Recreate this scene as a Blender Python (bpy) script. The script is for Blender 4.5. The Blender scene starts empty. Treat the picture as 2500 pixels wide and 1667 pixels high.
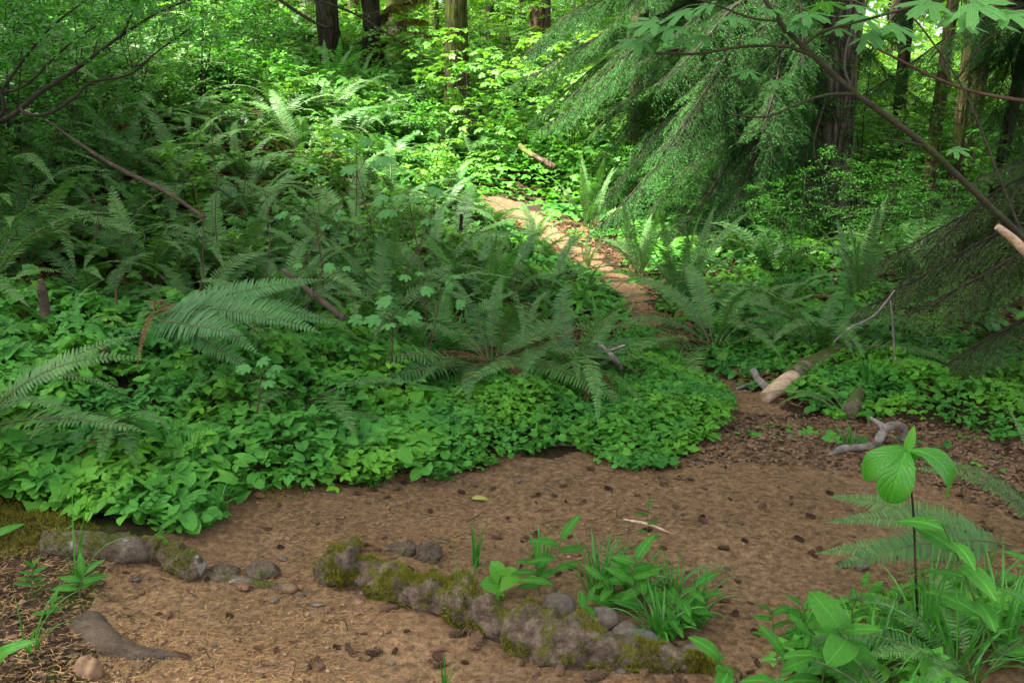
import bpy, math, random
import numpy as np
from mathutils import Vector, Matrix

SC = bpy.context.scene
COL = SC.collection
R = math.radians

# ---------------------------------------------------------------- camera, sky, sun, exposure
EYE = np.array([0.0, 0.0, 1.6])
PITCH = R(14.0)
FPX = 2352 * 35.0 / 36.0
cam_d = bpy.data.cameras.new('camera')
cam_d.lens = 35.0
cam_d.sensor_width = 36.0
cam_d.clip_end = 600.0
cam = bpy.data.objects.new('camera', cam_d)
COL.objects.link(cam)
cam.location = EYE
cam.rotation_euler = (R(90) - PITCH, 0, 0)
SC.camera = cam

SUN_EL, SUN_AZ = R(60), R(-105)        # azimuth from +Y towards +X
world = bpy.data.worlds.new('World')
SC.world = world
world.use_nodes = True
wn = world.node_tree
wn.nodes.clear()
sky = wn.nodes.new('ShaderNodeTexSky')
sky.sky_type = 'NISHITA'
sky.sun_disc = False
sky.sun_elevation = SUN_EL
sky.sun_rotation = SUN_AZ
sky.air_density = 1.0
sky.dust_density = 3.0
bg = wn.nodes.new('ShaderNodeBackground')
bg.inputs['Strength'].default_value = 0.07
wo = wn.nodes.new('ShaderNodeOutputWorld')
hs = wn.nodes.new('ShaderNodeHueSaturation')   # thin overcast: the blue is washed out
hs.inputs['Saturation'].default_value = 0.25
wn.links.new(sky.outputs[0], hs.inputs['Color'])
wn.links.new(hs.outputs[0], bg.inputs[0])
wn.links.new(bg.outputs[0], wo.inputs[0])

sun_d = bpy.data.lights.new('sun', 'SUN')
sun_d.energy = 5.0
sun_d.angle = R(7)
sun_d.color = (1.0, 0.95, 0.85)
sun = bpy.data.objects.new('sun', sun_d)
COL.objects.link(sun)
sdir = Vector((math.sin(SUN_AZ) * math.cos(SUN_EL), math.cos(SUN_AZ) * math.cos(SUN_EL), math.sin(SUN_EL)))
sun.rotation_euler = sdir.to_track_quat('Z', 'Y').to_euler()
sun.location = (0, 0, 30)

SC.view_settings.view_transform = 'Standard'
SC.view_settings.look = 'None'
SC.view_settings.gamma = 1.0
SC.view_settings.exposure = 2.8
try:
    SC.cycles.max_bounces = 6
    SC.cycles.diffuse_bounces = 2
    SC.cycles.glossy_bounces = 2
    SC.cycles.transmission_bounces = 4
    SC.cycles.use_denoising = True
    SC.cycles.use_adaptive_sampling = True
    SC.cycles.adaptive_threshold = 0.02
except Exception:
    pass

# ---------------------------------------------------------------- helpers: noise, geometry, objects
def _hash(ix, iy, iz, s):
    h = (ix * 374761393 + iy * 668265263 + iz * 2147483647 + s * 144665) & 0xffffffff
    h = ((h ^ (h >> 13)) * 1274126177) & 0xffffffff
    h = h ^ (h >> 16)
    return (h & 0xffff) / 65535.0

def noise(p, s=0):
    p = np.asarray(p, dtype=float)
    if p.shape[-1] == 2:
        p = np.concatenate([p, np.zeros(p.shape[:-1] + (1,))], -1)
    i = np.floor(p).astype(np.int64)
    f = p - i
    f = f * f * (3 - 2 * f)
    r = 0
    for dx in (0, 1):
        for dy in (0, 1):
            for dz in (0, 1):
                w = (f[..., 0] if dx else 1 - f[..., 0]) * (f[..., 1] if dy else 1 - f[..., 1]) * (f[..., 2] if dz else 1 - f[..., 2])
                r = r + w * _hash(i[..., 0] + dx, i[..., 1] + dy, i[..., 2] + dz, s)
    return r * 2 - 1

def fbm(p, s=0, o=4):
    p = np.asarray(p, dtype=float)
    r, a = 0, 1.0
    for k in range(o):
        r = r + a * noise(p * 2 ** k, s + k)
        a *= 0.5
    return r

def nrm(v):
    v = np.asarray(v, dtype=float)
    return v / np.maximum(np.linalg.norm(v, axis=-1, keepdims=True), 1e-9)

class Geo:
    def __init__(s):
        s.v, s.f, s.m, s.c, s.n = [], [], [], [], 0
    def add(s, V, F, mat=0, C=None):
        V = np.asarray(V, dtype=float).reshape(-1, 3)
        F = np.asarray(F, dtype=np.int64)
        if len(F) == 0:
            return s
        s.v.append(V); s.c.append(V if C is None else C); s.f.append(F + s.n); s.m.append(np.full(len(F), mat)); s.n += len(V)
        return s
    def addg(s, g, M=None, mat=None):
        for F, m in zip(g.f, g.m):
            s.f.append(F + s.n); s.m.append(m if mat is None else np.full(len(F), mat))
        for V, C in zip(g.v, g.c):
            if M is not None:
                V = V @ M[:3, :3].T + M[:3, 3]
            s.v.append(V); s.c.append(C); s.n += len(V)
        return s
    def mesh(s, name, mats, smooth=True):
        me = bpy.data.meshes.new(name)
        if s.n:
            V = np.concatenate(s.v)
            me.vertices.add(len(V))
            me.vertices.foreach_set('co', V.astype(np.float32).ravel())
            li = np.concatenate([F.ravel() for F in s.f])
            tot = np.concatenate([np.full(len(F), F.shape[1]) for F in s.f])
            st = np.concatenate([[0], np.cumsum(tot)[:-1]])
            me.loops.add(len(li))
            me.loops.foreach_set('vertex_index', li.astype(np.int32))
            me.polygons.add(len(tot))
            me.polygons.foreach_set('loop_start', st.astype(np.int32))
            me.polygons.foreach_set('loop_total', tot.astype(np.int32))
            me.polygons.foreach_set('material_index', np.concatenate(s.m).astype(np.int32))
            me.polygons.foreach_set('use_smooth', np.full(len(tot), smooth))
        if s.n and any(m.get('vein') for m in (mats if isinstance(mats, (list, tuple)) else [mats])):
            at = me.attributes.new('lc', 'FLOAT_VECTOR', 'POINT')
            at.data.foreach_set('vector', np.concatenate(s.c).astype(np.float32).ravel())
        for m in (mats if isinstance(mats, (list, tuple)) else [mats]):
            me.materials.append(m)
        me.update(calc_edges=True)
        return me
    def build(s, name, mats, parent=None, smooth=True, loc=None):
        return mobj(name, s.mesh(name, mats, smooth), parent, loc)

def mobj(name, me, parent=None, loc=None):
    o = bpy.data.objects.new(name, me)
    COL.objects.link(o)
    if parent is not None:
        o.parent = parent
    if loc is not None:
        o.location = loc
    return o

def tag(o, label=None, cat=None, group=None, kind=None):
    if label: o['label'] = label
    if cat: o['category'] = cat
    if group: o['group'] = group
    if kind: o['kind'] = kind
    return o

def thing(name, label, cat, loc=(0, 0, 0), rz=0.0, group=None):
    o = bpy.data.objects.new(name, None)
    COL.objects.link(o)
    o.empty_display_size = 0.1
    o.location = loc
    o.rotation_euler = (0, 0, rz)
    return tag(o, label, cat, group)

def dup(root, loc, rz=0, sc=1.0, label=None, group=None):
    r = root.copy(); COL.objects.link(r)
    r.location = loc; r.rotation_euler = (0, 0, rz)
    r.scale = (sc, sc, sc)
    if label: r['label'] = label
    if group: r['group'] = group
    for ch in list(root.children):
        c = ch.copy(); COL.objects.link(c); c.parent = r
        for g in list(ch.children):
            d = g.copy(); COL.objects.link(d); d.parent = c
    return r

def tube(pts, rad, k=6, cap=True, fn=None):
    """tube along a polyline; fn(P, N) may return an outward offset"""
    pts = np.asarray(pts, dtype=float)
    n = len(pts)
    rad = np.broadcast_to(np.asarray(rad, dtype=float), (n,))
    t = nrm(np.gradient(pts, axis=0))
    up = np.array([0, 0, 1.0]) if abs(t[0, 2]) < 0.9 else np.array([1.0, 0, 0])
    s = nrm(np.cross(up, t[0]))
    S = [s]
    for i in range(1, n):
        s = nrm(s - t[i] * np.dot(s, t[i]))
        S.append(s)
    S = np.array(S)
    U = np.cross(t, S)
    a = np.linspace(0, 2 * math.pi, k, endpoint=False)
    N = S[:, None] * np.cos(a)[None, :, None] + U[:, None] * np.sin(a)[None, :, None]
    V = pts[:, None] + N * rad[:, None, None]
    if fn is not None:
        V = V + N * fn(V, N)[..., None]
    V = V.reshape(-1, 3)
    i = np.arange(n - 1)[:, None] * k
    j = np.arange(k)[None]
    F = np.stack([i + j, i + (j + 1) % k, i + k + (j + 1) % k, i + k + j], -1).reshape(-1, 4)
    g = Geo().add(V, F)
    if cap and k > 3:
        for e, ring in ((0, 0), (n - 1, (n - 1) * k)):
            c = V[ring:ring + k].mean(0) + t[e] * (rad[e] * 0.25 * (1 if e else -1))
            VV = np.vstack([V[ring:ring + k], c[None]])
            FF = [[q, (q + 1) % k, k] if e else [(q + 1) % k, q, k] for q in range(k)]
            g.add(VV, FF)
    return g

def spline(pts, n):
    """Catmull-Rom through points"""
    p = np.asarray(pts, dtype=float)
    p = np.vstack([2 * p[0] - p[1], p, 2 * p[-1] - p[-2]])
    m = len(p) - 3
    u = np.linspace(0, m - 1e-6, n)
    i = u.astype(int); f = (u - i)[:, None]
    a, b, c, d = p[i], p[i + 1], p[i + 2], p[i + 3]
    return 0.5 * ((2 * b) + (-a + c) * f + (2 * a - 5 * b + 4 * c - d) * f ** 2 + (-a + 3 * b - 3 * c + d) * f ** 3)

def frames(fwd, up):
    """rotation matrices whose columns are fwd, side, normal"""
    x = nrm(fwd)
    y = nrm(np.cross(up, x))
    z = np.cross(x, y)
    return np.stack([x, y, z], -1)

def inst(g, base, Rm, T, S, mat=0):
    """place n copies of base (V,F) into g"""
    V, F = base
    n = len(T)
    if n == 0:
        return g
    S = np.asarray(S, dtype=float)
    if S.ndim == 1:
        S = S[:, None]
    VV = np.einsum('nij,nmj->nmi', Rm, V[None] * S[:, None, :]) + T[:, None]
    FF = F[None] + (np.arange(n) * len(V))[:, None, None]
    return g.add(VV.reshape(-1, 3), FF.reshape(-1, F.shape[1]), mat, np.tile(V, (n, 1)))

# ---------------------------------------------------------------- picture <-> place
CP, SP = math.cos(PITCH), math.sin(PITCH)
def ray(px, py):
    u = (px - 1176) / FPX; v = (784 - py) / FPX
    return np.array([u, CP + v * SP, -SP + v * CP])

def P(px, py, Y):
    d = ray(px, py)
    return EYE + d * (Y / d[1])

# ground shape: thin plate spline through measured spots
_ctl = np.array([
    (0, 0, 0), (-3, 0, .3), (3, 0, .05), (-3, 2.2, .35), (-1.35, 2.6, .13), (-0.6, 2.5, 0), (0, 2.5, 0), (1.5, 2.5, 0.02),
    (3, 2.5, .06), (0, 4, 0), (2, 4, 0), (4, 4, .08), (-1.6, 4, .12), (-2.5, 4, .30), (-3.5, 4, .65), (-1.5, 5.5, .16),
    (-2.8, 6.5, .50), (-3.2, 8, .95), (-1, 8, .26), (0, 8, .04), (1, 6, 0), (3, 6, .02), (6, 6, .1), (3, 9, 0.05), (-6, 8, 2.1),
    (-5, 5, 1.3), (-4, 12, 1.85), (-7, 12, 3.0), (-3.2, 15, 1.75), (-1, 16, 1.45), (0.4, 11, .28), (0, 13.5, .75), (3, 12, .1),
    (6, 12, .0), (10, 12, -.2), (2.0, 16, .75), (1, 20, 1.7), (6, 20, .1), (-6, 20, 3.2), (-12, 10, 5), (-12, 25, 5.5), (-10, 0, 3),
    (0, 32, 2.3), (10, 30, .6), (22, 15, -.4), (22, 35, .5), (-22, 35, 7), (0, 60, 3.5), (35, 60, 1.5), (-35, 60, 8), (12, 0, .1), (-4, -5, .5), (4, -5, 0.1)], dtype=float)
def _phi(r):
    return np.where(r > 1e-9, r * r * np.log(np.maximum(r, 1e-9)), 0)
_n = len(_ctl)
_K = _phi(np.linalg.norm(_ctl[:, None, :2] - _ctl[None, :, :2], axis=-1)) + np.eye(_n) * 0.3
_Pm = np.hstack([np.ones((_n, 1)), _ctl[:, :2]])
_A = np.block([[_K, _Pm], [_Pm.T, np.zeros((3, 3))]])
_w = np.linalg.solve(_A, np.concatenate([_ctl[:, 2], np.zeros(3)]))
def H0(x, y):
    x = np.asarray(x, dtype=float); y = np.asarray(y, dtype=float)
    sh = x.shape
    x = x.ravel(); y = y.ravel()
    # far out the ground levels off: clamp the query softly
    qx = np.clip(x, -40, 40); qy = np.clip(y, -8, 65)
    out = np.empty(len(x))
    for a in range(0, len(x), 20000):
        q = np.stack([qx[a:a + 20000], qy[a:a + 20000]], -1)
        r = np.linalg.norm(q[:, None] - _ctl[None, :, :2], axis=-1)
        out[a:a + 20000] = _phi(r) @ _w[:_n] + _w[_n] + q @ _w[_n + 1:]
    return np.clip(out, -2, 12).reshape(sh)

def project(poly):
    """picture polygon -> world polygon on the bare ground"""
    out = []
    for px, py in poly:
        d = ray(px, py)
        Y = np.arange(0.8, 60, 0.02)
        p = EYE + d * (Y / d[1])[:, None]
        h = H0(p[:, 0], p[:, 1])
        k = np.argmax(p[:, 2] < h)
        if p[-1, 2] >= h[-1]: k = len(Y) - 1
        out.append((p[k, 0], p[k, 1]))
    return np.array(out)

def inside(x, y, poly):
    c = np.zeros(np.shape(x), bool)
    n = len(poly)
    for i in range(n):
        x1, y1 = poly[i]; x2, y2 = poly[(i + 1) % n]
        if y1 == y2: continue
        c ^= ((y1 > y) != (y2 > y)) & (x < (x2 - x1) * (y - y1) / (y2 - y1) + x1)
    return c

def edge_dist(x, y, poly):
    d = np.full(np.shape(x), 1e9)
    n = len(poly)
    for i in range(n):
        a = poly[i]; b = poly[(i + 1) % n]
        ab = b - a
        t = np.clip(((x - a[0]) * ab[0] + (y - a[1]) * ab[1]) / max(ab @ ab, 1e-9), 0, 1)
        d = np.minimum(d, np.hypot(x - a[0] - t * ab[0], y - a[1] - t * ab[1]))
    return d

PATH = project([(470, 1222), (500, 1160), (620, 1122), (760, 1118), (900, 1092), (1000, 1066), (1190, 1048), (1300, 1018), (1420, 1050),
                (1560, 1030), (1668, 966), (1645, 880), (1540, 808), (1458, 745), (1425, 690), (1375, 640), (1315, 600), (1240, 560),
                (1195, 508), (1100, 474), (1100, 452), (1215, 457), (1250, 500), (1312, 550), (1385, 590), (1445, 630), (1500, 700), (1560, 780),
                (1640, 835), (1700, 885), (1800, 932), (1950, 955), (2200, 985), (2352, 1010), (2800, 1050), (2900, 1900), (250, 1900),
                (230, 1500), (190, 1380), (330, 1290)])
def H(x, y, fine=True):
    x = np.asarray(x, dtype=float); y = np.asarray(y, dtype=float)
    z = H0(x, y)
    d = edge_dist(x, y, PATH)
    sd = np.where(inside(x, y, PATH), -d, d)
    z = z + 0.045 * (1 / (1 + np.exp(-(sd - 0.06) / 0.05))) - 0.022
    q = np.stack([x, y], -1)
    rough = np.clip(sd * 3 + 0.6, 0.42, 1.0)
    z = z + rough * (0.05 * noise(q * 1.1, 3) + 0.035 * noise(q * 3.1, 5) + 0.012 * noise(q * 9, 7))
    if fine:
        z = z + 0.005 * noise(q * 23, 9)
    return z
def h1(x, y):
    return float(H(np.array([x]), np.array([y]))[0])
def G(px, py):
    d = ray(px, py)
    Y = np.arange(1.2, 45, 0.02)
    p = EYE + d * (Y / d[1])[:, None]
    h = H(p[:, 0], p[:, 1], False)
    k = int(np.argmax(p[:, 2] < h))
    if not (p[:, 2] < h).any(): k = len(Y) - 1
    return np.array([p[k, 0], p[k, 1], h[k]])
def on(px, Y, dz=0.0):
    """spot on the ground at distance Y under picture column px (approximate)"""
    z = 0.0; x = 0.0
    for _ in range(4):
        # solve py so that the ray at Y meets z
        v = (z - 1.6) / Y
        # d = (u, CP+v'SP, -SP+v'CP) ; z/Y ratio
        vp = (v * CP + SP) / (CP - v * SP)
        d = CP + vp * SP
        x = (px - 1176) / FPX * Y / d
        z = h1(x, Y)
    return np.array([x, Y, z + dz])
# ---------------------------------------------------------------- materials
def newmat(name):
    m = bpy.data.materials.new(name)
    m.use_nodes = True
    nt = m.node_tree
    nt.nodes.clear()
    out = nt.nodes.new('ShaderNodeOutputMaterial')
    b = nt.nodes.new('ShaderNodeBsdfPrincipled')
    nt.links.new(b.outputs[0], out.inputs[0])
    return m, nt, b, out

def N(nt, typ, **kw):
    n = nt.nodes.new(typ)
    for k, v in kw.items():
        if k in n.inputs: n.inputs[k].default_value = v
        else: setattr(n, k, v)
    return n

def ramp(nt, fac, stops):
    r = nt.nodes.new('ShaderNodeValToRGB')
    el = r.color_ramp.elements
    while len(el) < len(stops): el.new(0.5)
    for e, (p, c) in zip(el, stops):
        e.position = p; e.color = (*c, 1)
    nt.links.new(fac, r.inputs[0])
    return r.outputs[0]

def mix(nt, fac, a, b, mode='MIX'):
    m = nt.nodes.new('ShaderNodeMix'); m.data_type = 'RGBA'; m.blend_type = mode
    for i, v in ((0, fac), (6, a), (7, b)):
        if hasattr(v, 'links'): nt.links.new(v, m.inputs[i])
        else: m.inputs[i].default_value = (*v, 1) if isinstance(v, tuple) else v
    return m.outputs[2]

def leafmat(name, c1, c2, trans=0.35, rough=0.45, spec=0.4, tint=(1.25, 1.3, 0.6), bump=0.0, bscale=60, nscale=3.0, obj=0.3, vein=0, patch=0):
    m, nt, b, out = newmat(name)
    if vein: m['vein'] = vein
    geo = N(nt, 'ShaderNodeNewGeometry')
    oi = N(nt, 'ShaderNodeObjectInfo')
    a = N(nt, 'ShaderNodeMath', operation='MULTIPLY'); nt.links.new(geo.outputs['Random Per Island'], a.inputs[0]); a.inputs[1].default_value = 1 - obj
    c = N(nt, 'ShaderNodeMath', operation='MULTIPLY'); nt.links.new(oi.outputs['Random'], c.inputs[0]); c.inputs[1].default_value = obj
    d = N(nt, 'ShaderNodeMath', operation='ADD'); nt.links.new(a.outputs[0], d.inputs[0]); nt.links.new(c.outputs[0], d.inputs[1])
    col = ramp(nt, d.outputs[0], [(0.0, c1), (1.0, c2)])
    tc = N(nt, 'ShaderNodeTexCoord')
    nz = N(nt, 'ShaderNodeTexNoise'); nz.inputs['Scale'].default_value = nscale * 8; nz.inputs['Detail'].default_value = 3
    nt.links.new(tc.outputs['Object'], nz.inputs['Vector'])
    v = ramp(nt, nz.outputs[0], [(0.3, (.78, .82, .75)), (0.7, (1.18, 1.12, 1.0))])
    col = mix(nt, 1.0, col, v, 'MULTIPLY')
    if vein:
        at = N(nt, 'ShaderNodeAttribute', attribute_name='lc')
        sx = N(nt, 'ShaderNodeSeparateXYZ'); nt.links.new(at.outputs['Vector'], sx.inputs[0])
        def MA(op, a_, b_=None, c_=None):
            n_ = N(nt, 'ShaderNodeMath', operation=op)
            for i_, v_ in enumerate((a_, b_, c_)):
                if v_ is None: continue
                if hasattr(v_, 'links'): nt.links.new(v_, n_.inputs[i_])
                else: n_.inputs[i_].default_value = v_
            return n_.outputs[0]
        ay = MA('ABSOLUTE', sx.outputs['Y'])
        if vein == 2:    # long veins running from base to tip
            den = MA('ADD', MA('MULTIPLY', sx.outputs['X'], MA('SUBTRACT', 1.04, sx.outputs['X'])), .05)
            ph = MA('MULTIPLY', MA('DIVIDE', ay, den), 34.0)
        else:            # side veins leaving the midrib at a slant
            ph = MA('MULTIPLY', MA('SUBTRACT', sx.outputs['X'], MA('MULTIPLY', ay, .9)), 44.0)
        side = MA('POWER', MA('ABSOLUTE', MA('COSINE', ph)), 6.0 if vein == 2 else 14.0)
        midr = MA('MAXIMUM', MA('SUBTRACT', 1.0, MA('MULTIPLY', ay, 38.0)), 0.0)
        vm = MA('MINIMUM', MA('ADD', MA('MULTIPLY', side, .5), midr), 1.0)
        col = mix(nt, MA('MULTIPLY', vm, .45), col, tuple(min(1, c_ * 1.9 + .03) for c_ in c2))
        bp = N(nt, 'ShaderNodeBump'); bp.inputs['Strength'].default_value = 0.9; bp.inputs['Distance'].default_value = 0.004
        bp.invert = True
        nt.links.new(vm, bp.inputs['Height']); nt.links.new(bp.outputs[0], b.inputs['Normal'])
    if patch:        # drifts of older and younger growth
        n9 = N(nt, 'ShaderNodeTexNoise', Scale=float(patch), Detail=2.0); gp = N(nt, 'ShaderNodeNewGeometry')
        nt.links.new(gp.outputs['Position'], n9.inputs['Vector'])
        col = mix(nt, 1.0, col, ramp(nt, n9.outputs[0], [(0.36, (.62, .74, .9)), (0.5, (1, 1, 1)), (0.64, (1.55, 1.22, .8))]), 'MULTIPLY')
    nt.links.new(col, b.inputs['Base Color'])
    b.inputs['Roughness'].default_value = rough
    b.inputs['Specular IOR Level'].default_value = spec
    tr = N(nt, 'ShaderNodeBsdfTranslucent')
    tcol = mix(nt, 1.0, col, tint, 'MULTIPLY')
    nt.links.new(tcol, tr.inputs[0])
    ms = N(nt, 'ShaderNodeMixShader'); ms.inputs[0].default_value = trans
    nt.links.new(b.outputs[0], ms.inputs[1]); nt.links.new(tr.outputs[0], ms.inputs[2])
    nt.links.new(ms.outputs[0], out.inputs[0])
    if bump:
        n2 = N(nt, 'ShaderNodeTexNoise'); n2.inputs['Scale'].default_value = bscale
        nt.links.new(tc.outputs['Object'], n2.inputs['Vector'])
        bp = N(nt, 'ShaderNodeBump'); bp.inputs['Strength'].default_value = bump; bp.inputs['Distance'].default_value = 0.004
        nt.links.new(n2.outputs[0], bp.inputs['Height']); nt.links.new(bp.outputs[0], b.inputs['Normal'])
    return m

def rockmat(name, stops, scale=8, rough=0.9, bump=0.5, dist=0.01, stretch=(1, 1, 1), moss=None, moss_lo=0.5, moss_hi=0.6, speck=None, mscale=9, fine=6, objr=0.0):
    m, nt, b, out = newmat(name)
    tc = N(nt, 'ShaderNodeTexCoord')
    mp = N(nt, 'ShaderNodeMapping'); mp.inputs['Scale'].default_value = stretch
    nt.links.new(tc.outputs['Object'], mp.inputs[0])
    n1 = N(nt, 'ShaderNodeTexNoise', Scale=scale, Detail=8.0, Roughness=0.65)
    n2 = N(nt, 'ShaderNodeTexNoise', Scale=scale * fine, Detail=4.0, Roughness=0.7)
    nt.links.new(mp.outputs[0], n1.inputs['Vector']); nt.links.new(mp.outputs[0], n2.inputs['Vector'])
    col = ramp(nt, n1.outputs[0], [(0.3 + 0.4 * i / max(1, len(stops) - 1), c) for i, c in enumerate(stops)])
    v = ramp(nt, n2.outputs[0], [(0.3, (.6, .6, .6)), (0.7, (1.3, 1.3, 1.3))])
    col = mix(nt, 1.0, col, v, 'MULTIPLY')
    if objr:
        oi = N(nt, 'ShaderNodeObjectInfo')
        v2 = ramp(nt, oi.outputs['Random'], [(0, (1 - objr,) * 3), (1, (1 + objr,) * 3)])
        col = mix(nt, 1.0, col, v2, 'MULTIPLY')
    if speck:
        n4 = N(nt, 'ShaderNodeTexNoise', Scale=speck[1], Detail=5.0)
        nt.links.new(tc.outputs['Object'], n4.inputs['Vector'])
        f = ramp(nt, n4.outputs[0], [(speck[2], (0, 0, 0)), (speck[2] + .05, (1, 1, 1))])
        col = mix(nt, f, col, speck[0])
    if moss:
        n3 = N(nt, 'ShaderNodeTexNoise', Scale=mscale, Detail=6.0, Roughness=0.7)
        nt.links.new(tc.outputs['Object'], n3.inputs['Vector'])
        geo = N(nt, 'ShaderNodeNewGeometry')
        sx = N(nt, 'ShaderNodeSeparateXYZ'); nt.links.new(geo.outputs['Normal'], sx.inputs[0])
        ma = N(nt, 'ShaderNodeMath', operation='MULTIPLY_ADD')
        nt.links.new(sx.outputs['Z'], ma.inputs[0]); ma.inputs[1].default_value = 0.06
        nt.links.new(n3.outputs[0], ma.inputs[2])
        f = ramp(nt, ma.outputs[0], [(moss_lo, (0, 0, 0)), (moss_hi, (1, 1, 1))])
        mc = ramp(nt, n2.outputs[0], [(0.3, tuple(c * .5 for c in moss)), (0.7, tuple(c * 1.5 for c in moss))])
        col = mix(nt, f, col, mc)
    nt.links.new(col, b.inputs['Base Color'])
    b.inputs['Roughness'].default_value = rough
    b.inputs['Specular IOR Level'].default_value = 0.2
    ad = N(nt, 'ShaderNodeMath', operation='ADD'); nt.links.new(n1.outputs[0], ad.inputs[0]); nt.links.new(n2.outputs[0], ad.inputs[1])
    bp = N(nt, 'ShaderNodeBump'); bp.inputs['Strength'].default_value = bump; bp.inputs['Distance'].default_value = dist
    nt.links.new(ad.outputs[0], bp.inputs['Height']); nt.links.new(bp.outputs[0], b.inputs['Normal'])
    return m

def barkmat(name, dark, light, moss=None, lo=0.5, hi=0.6, vscale=14):
    """vertical furrowed bark"""
    m, nt, b, out = newmat(name)
    tc = N(nt, 'ShaderNodeTexCoord')
    mp = N(nt, 'ShaderNodeMapping'); mp.inputs['Scale'].default_value = (1, 1, 0.16)
    nt.links.new(tc.outputs['Object'], mp.inputs[0])
    vo = N(nt, 'ShaderNodeTexVoronoi', Scale=float(vscale)); vo.feature = 'DISTANCE_TO_EDGE'
    n0 = N(nt, 'ShaderNodeTexNoise', Scale=6.0, Detail=4.0)
    nt.links.new(mp.outputs[0], n0.inputs['Vector'])
    mv = mix(nt, 0.25, (0, 0, 0), n0.outputs[1]); 
    va = N(nt, 'ShaderNodeVectorMath', operation='ADD'); nt.links.new(mp.outputs[0], va.inputs[0]); nt.links.new(mv, va.inputs[1])
    nt.links.new(va.outputs[0], vo.inputs['Vector'])
    n2 = N(nt, 'ShaderNodeTexNoise', Scale=30.0, Detail=6.0); nt.links.new(mp.outputs[0], n2.inputs['Vector'])
    col = ramp(nt, vo.outputs['Distance'], [(0.0, dark), (0.25, light)])
    v = ramp(nt, n2.outputs[0], [(0.3, (.55, .55, .55)), (0.7, (1.35, 1.35, 1.35))])
    col = mix(nt, 1.0, col, v, 'MULTIPLY')
    if moss:
        n3 = N(nt, 'ShaderNodeTexNoise', Scale=2.2, Detail=6.0, Roughness=0.65); nt.links.new(tc.outputs['Object'], n3.inputs['Vector'])
        f = ramp(nt, n3.outputs[0], [(lo, (0, 0, 0)), (hi, (1, 1, 1))])
        mc = ramp(nt, n2.outputs[0], [(0.3, tuple(c * .5 for c in moss)), (0.7, tuple(c * 1.4 for c in moss))])
        col = mix(nt, f, col, mc)
    nt.links.new(col, b.inputs['Base Color'])
    b.inputs['Roughness'].default_value = 0.95
    b.inputs['Specular IOR Level'].default_value = 0.15
    hsum = N(nt, 'ShaderNodeMath', operation='MULTIPLY_ADD')
    nt.links.new(n2.outputs[0], hsum.inputs[0]); hsum.inputs[1].default_value = 0.15; nt.links.new(vo.outputs['Distance'], hsum.inputs[2])
    bp = N(nt, 'ShaderNodeBump'); bp.inputs['Strength'].default_value = 1.0; bp.inputs['Distance'].default_value = 0.06
    nt.links.new(hsum.outputs[0], bp.inputs['Height']); nt.links.new(bp.outputs[0], b.inputs['Normal'])
    return m

def groundmat(name, dark, mid, light, fine=220.0, green=None):
    m, nt, b, out = newmat(name)
    geo = N(nt, 'ShaderNodeNewGeometry')
    n1 = N(nt, 'ShaderNodeTexNoise', Scale=1.3, Detail=5.0, Roughness=0.6)
    n2 = N(nt, 'ShaderNodeTexNoise', Scale=38.0, Detail=6.0, Roughness=0.7)
    mp = N(nt, 'ShaderNodeMapping'); mp.inputs['Scale'].default_value = (1, 2.2, 1); mp.inputs['Rotation'].default_value = (0, 0, .6)
    nt.links.new(geo.outputs['Position'], mp.inputs[0])
    n3 = N(nt, 'ShaderNodeTexNoise', Scale=fine, Detail=3.0, Roughness=0.6)
    for n in (n1, n2): nt.links.new(geo.outputs['Position'], n.inputs['Vector'])
    nt.links.new(mp.outputs[0], n3.inputs['Vector'])
    col = ramp(nt, n2.outputs[0], [(0.33, dark), (0.5, mid), (0.68, light)])
    v = ramp(nt, n1.outputs[0], [(0.3, (.72, .72, .74)), (0.7, (1.2, 1.2, 1.18))])
    col = mix(nt, 1.0, col, v, 'MULTIPLY')
    v = ramp(nt, n3.outputs[0], [(0.32, (.5, .48, .46)), (0.5, (1, 1, 1)), (0.7, (1.7, 1.6, 1.5))])
    col = mix(nt, 1.0, col, v, 'MULTIPLY')
    if green:
        n5 = N(nt, 'ShaderNodeTexNoise', Scale=2.3, Detail=7.0, Roughness=0.7)
        nt.links.new(geo.outputs['Position'], n5.inputs['Vector'])
        f = ramp(nt, n5.outputs[0], [(0.5, (0, 0, 0)), (0.62, (1, 1, 1))])
        col = mix(nt, f, col, green)
    nt.links.new(col, b.inputs['Base Color'])
    b.inputs['Roughness'].default_value = 0.95
    b.inputs['Specular IOR Level'].default_value = 0.15
    ad = N(nt, 'ShaderNodeMath', operation='ADD'); nt.links.new(n3.outputs[0], ad.inputs[0]); nt.links.new(n2.outputs[0], ad.inputs[1])
    bp = N(nt, 'ShaderNodeBump'); bp.inputs['Strength'].default_value = 0.8; bp.inputs['Distance'].default_value = 0.008
    nt.links.new(ad.outputs[0], bp.inputs['Height']); nt.links.new(bp.outputs[0], b.inputs['Normal'])
    return m

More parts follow.
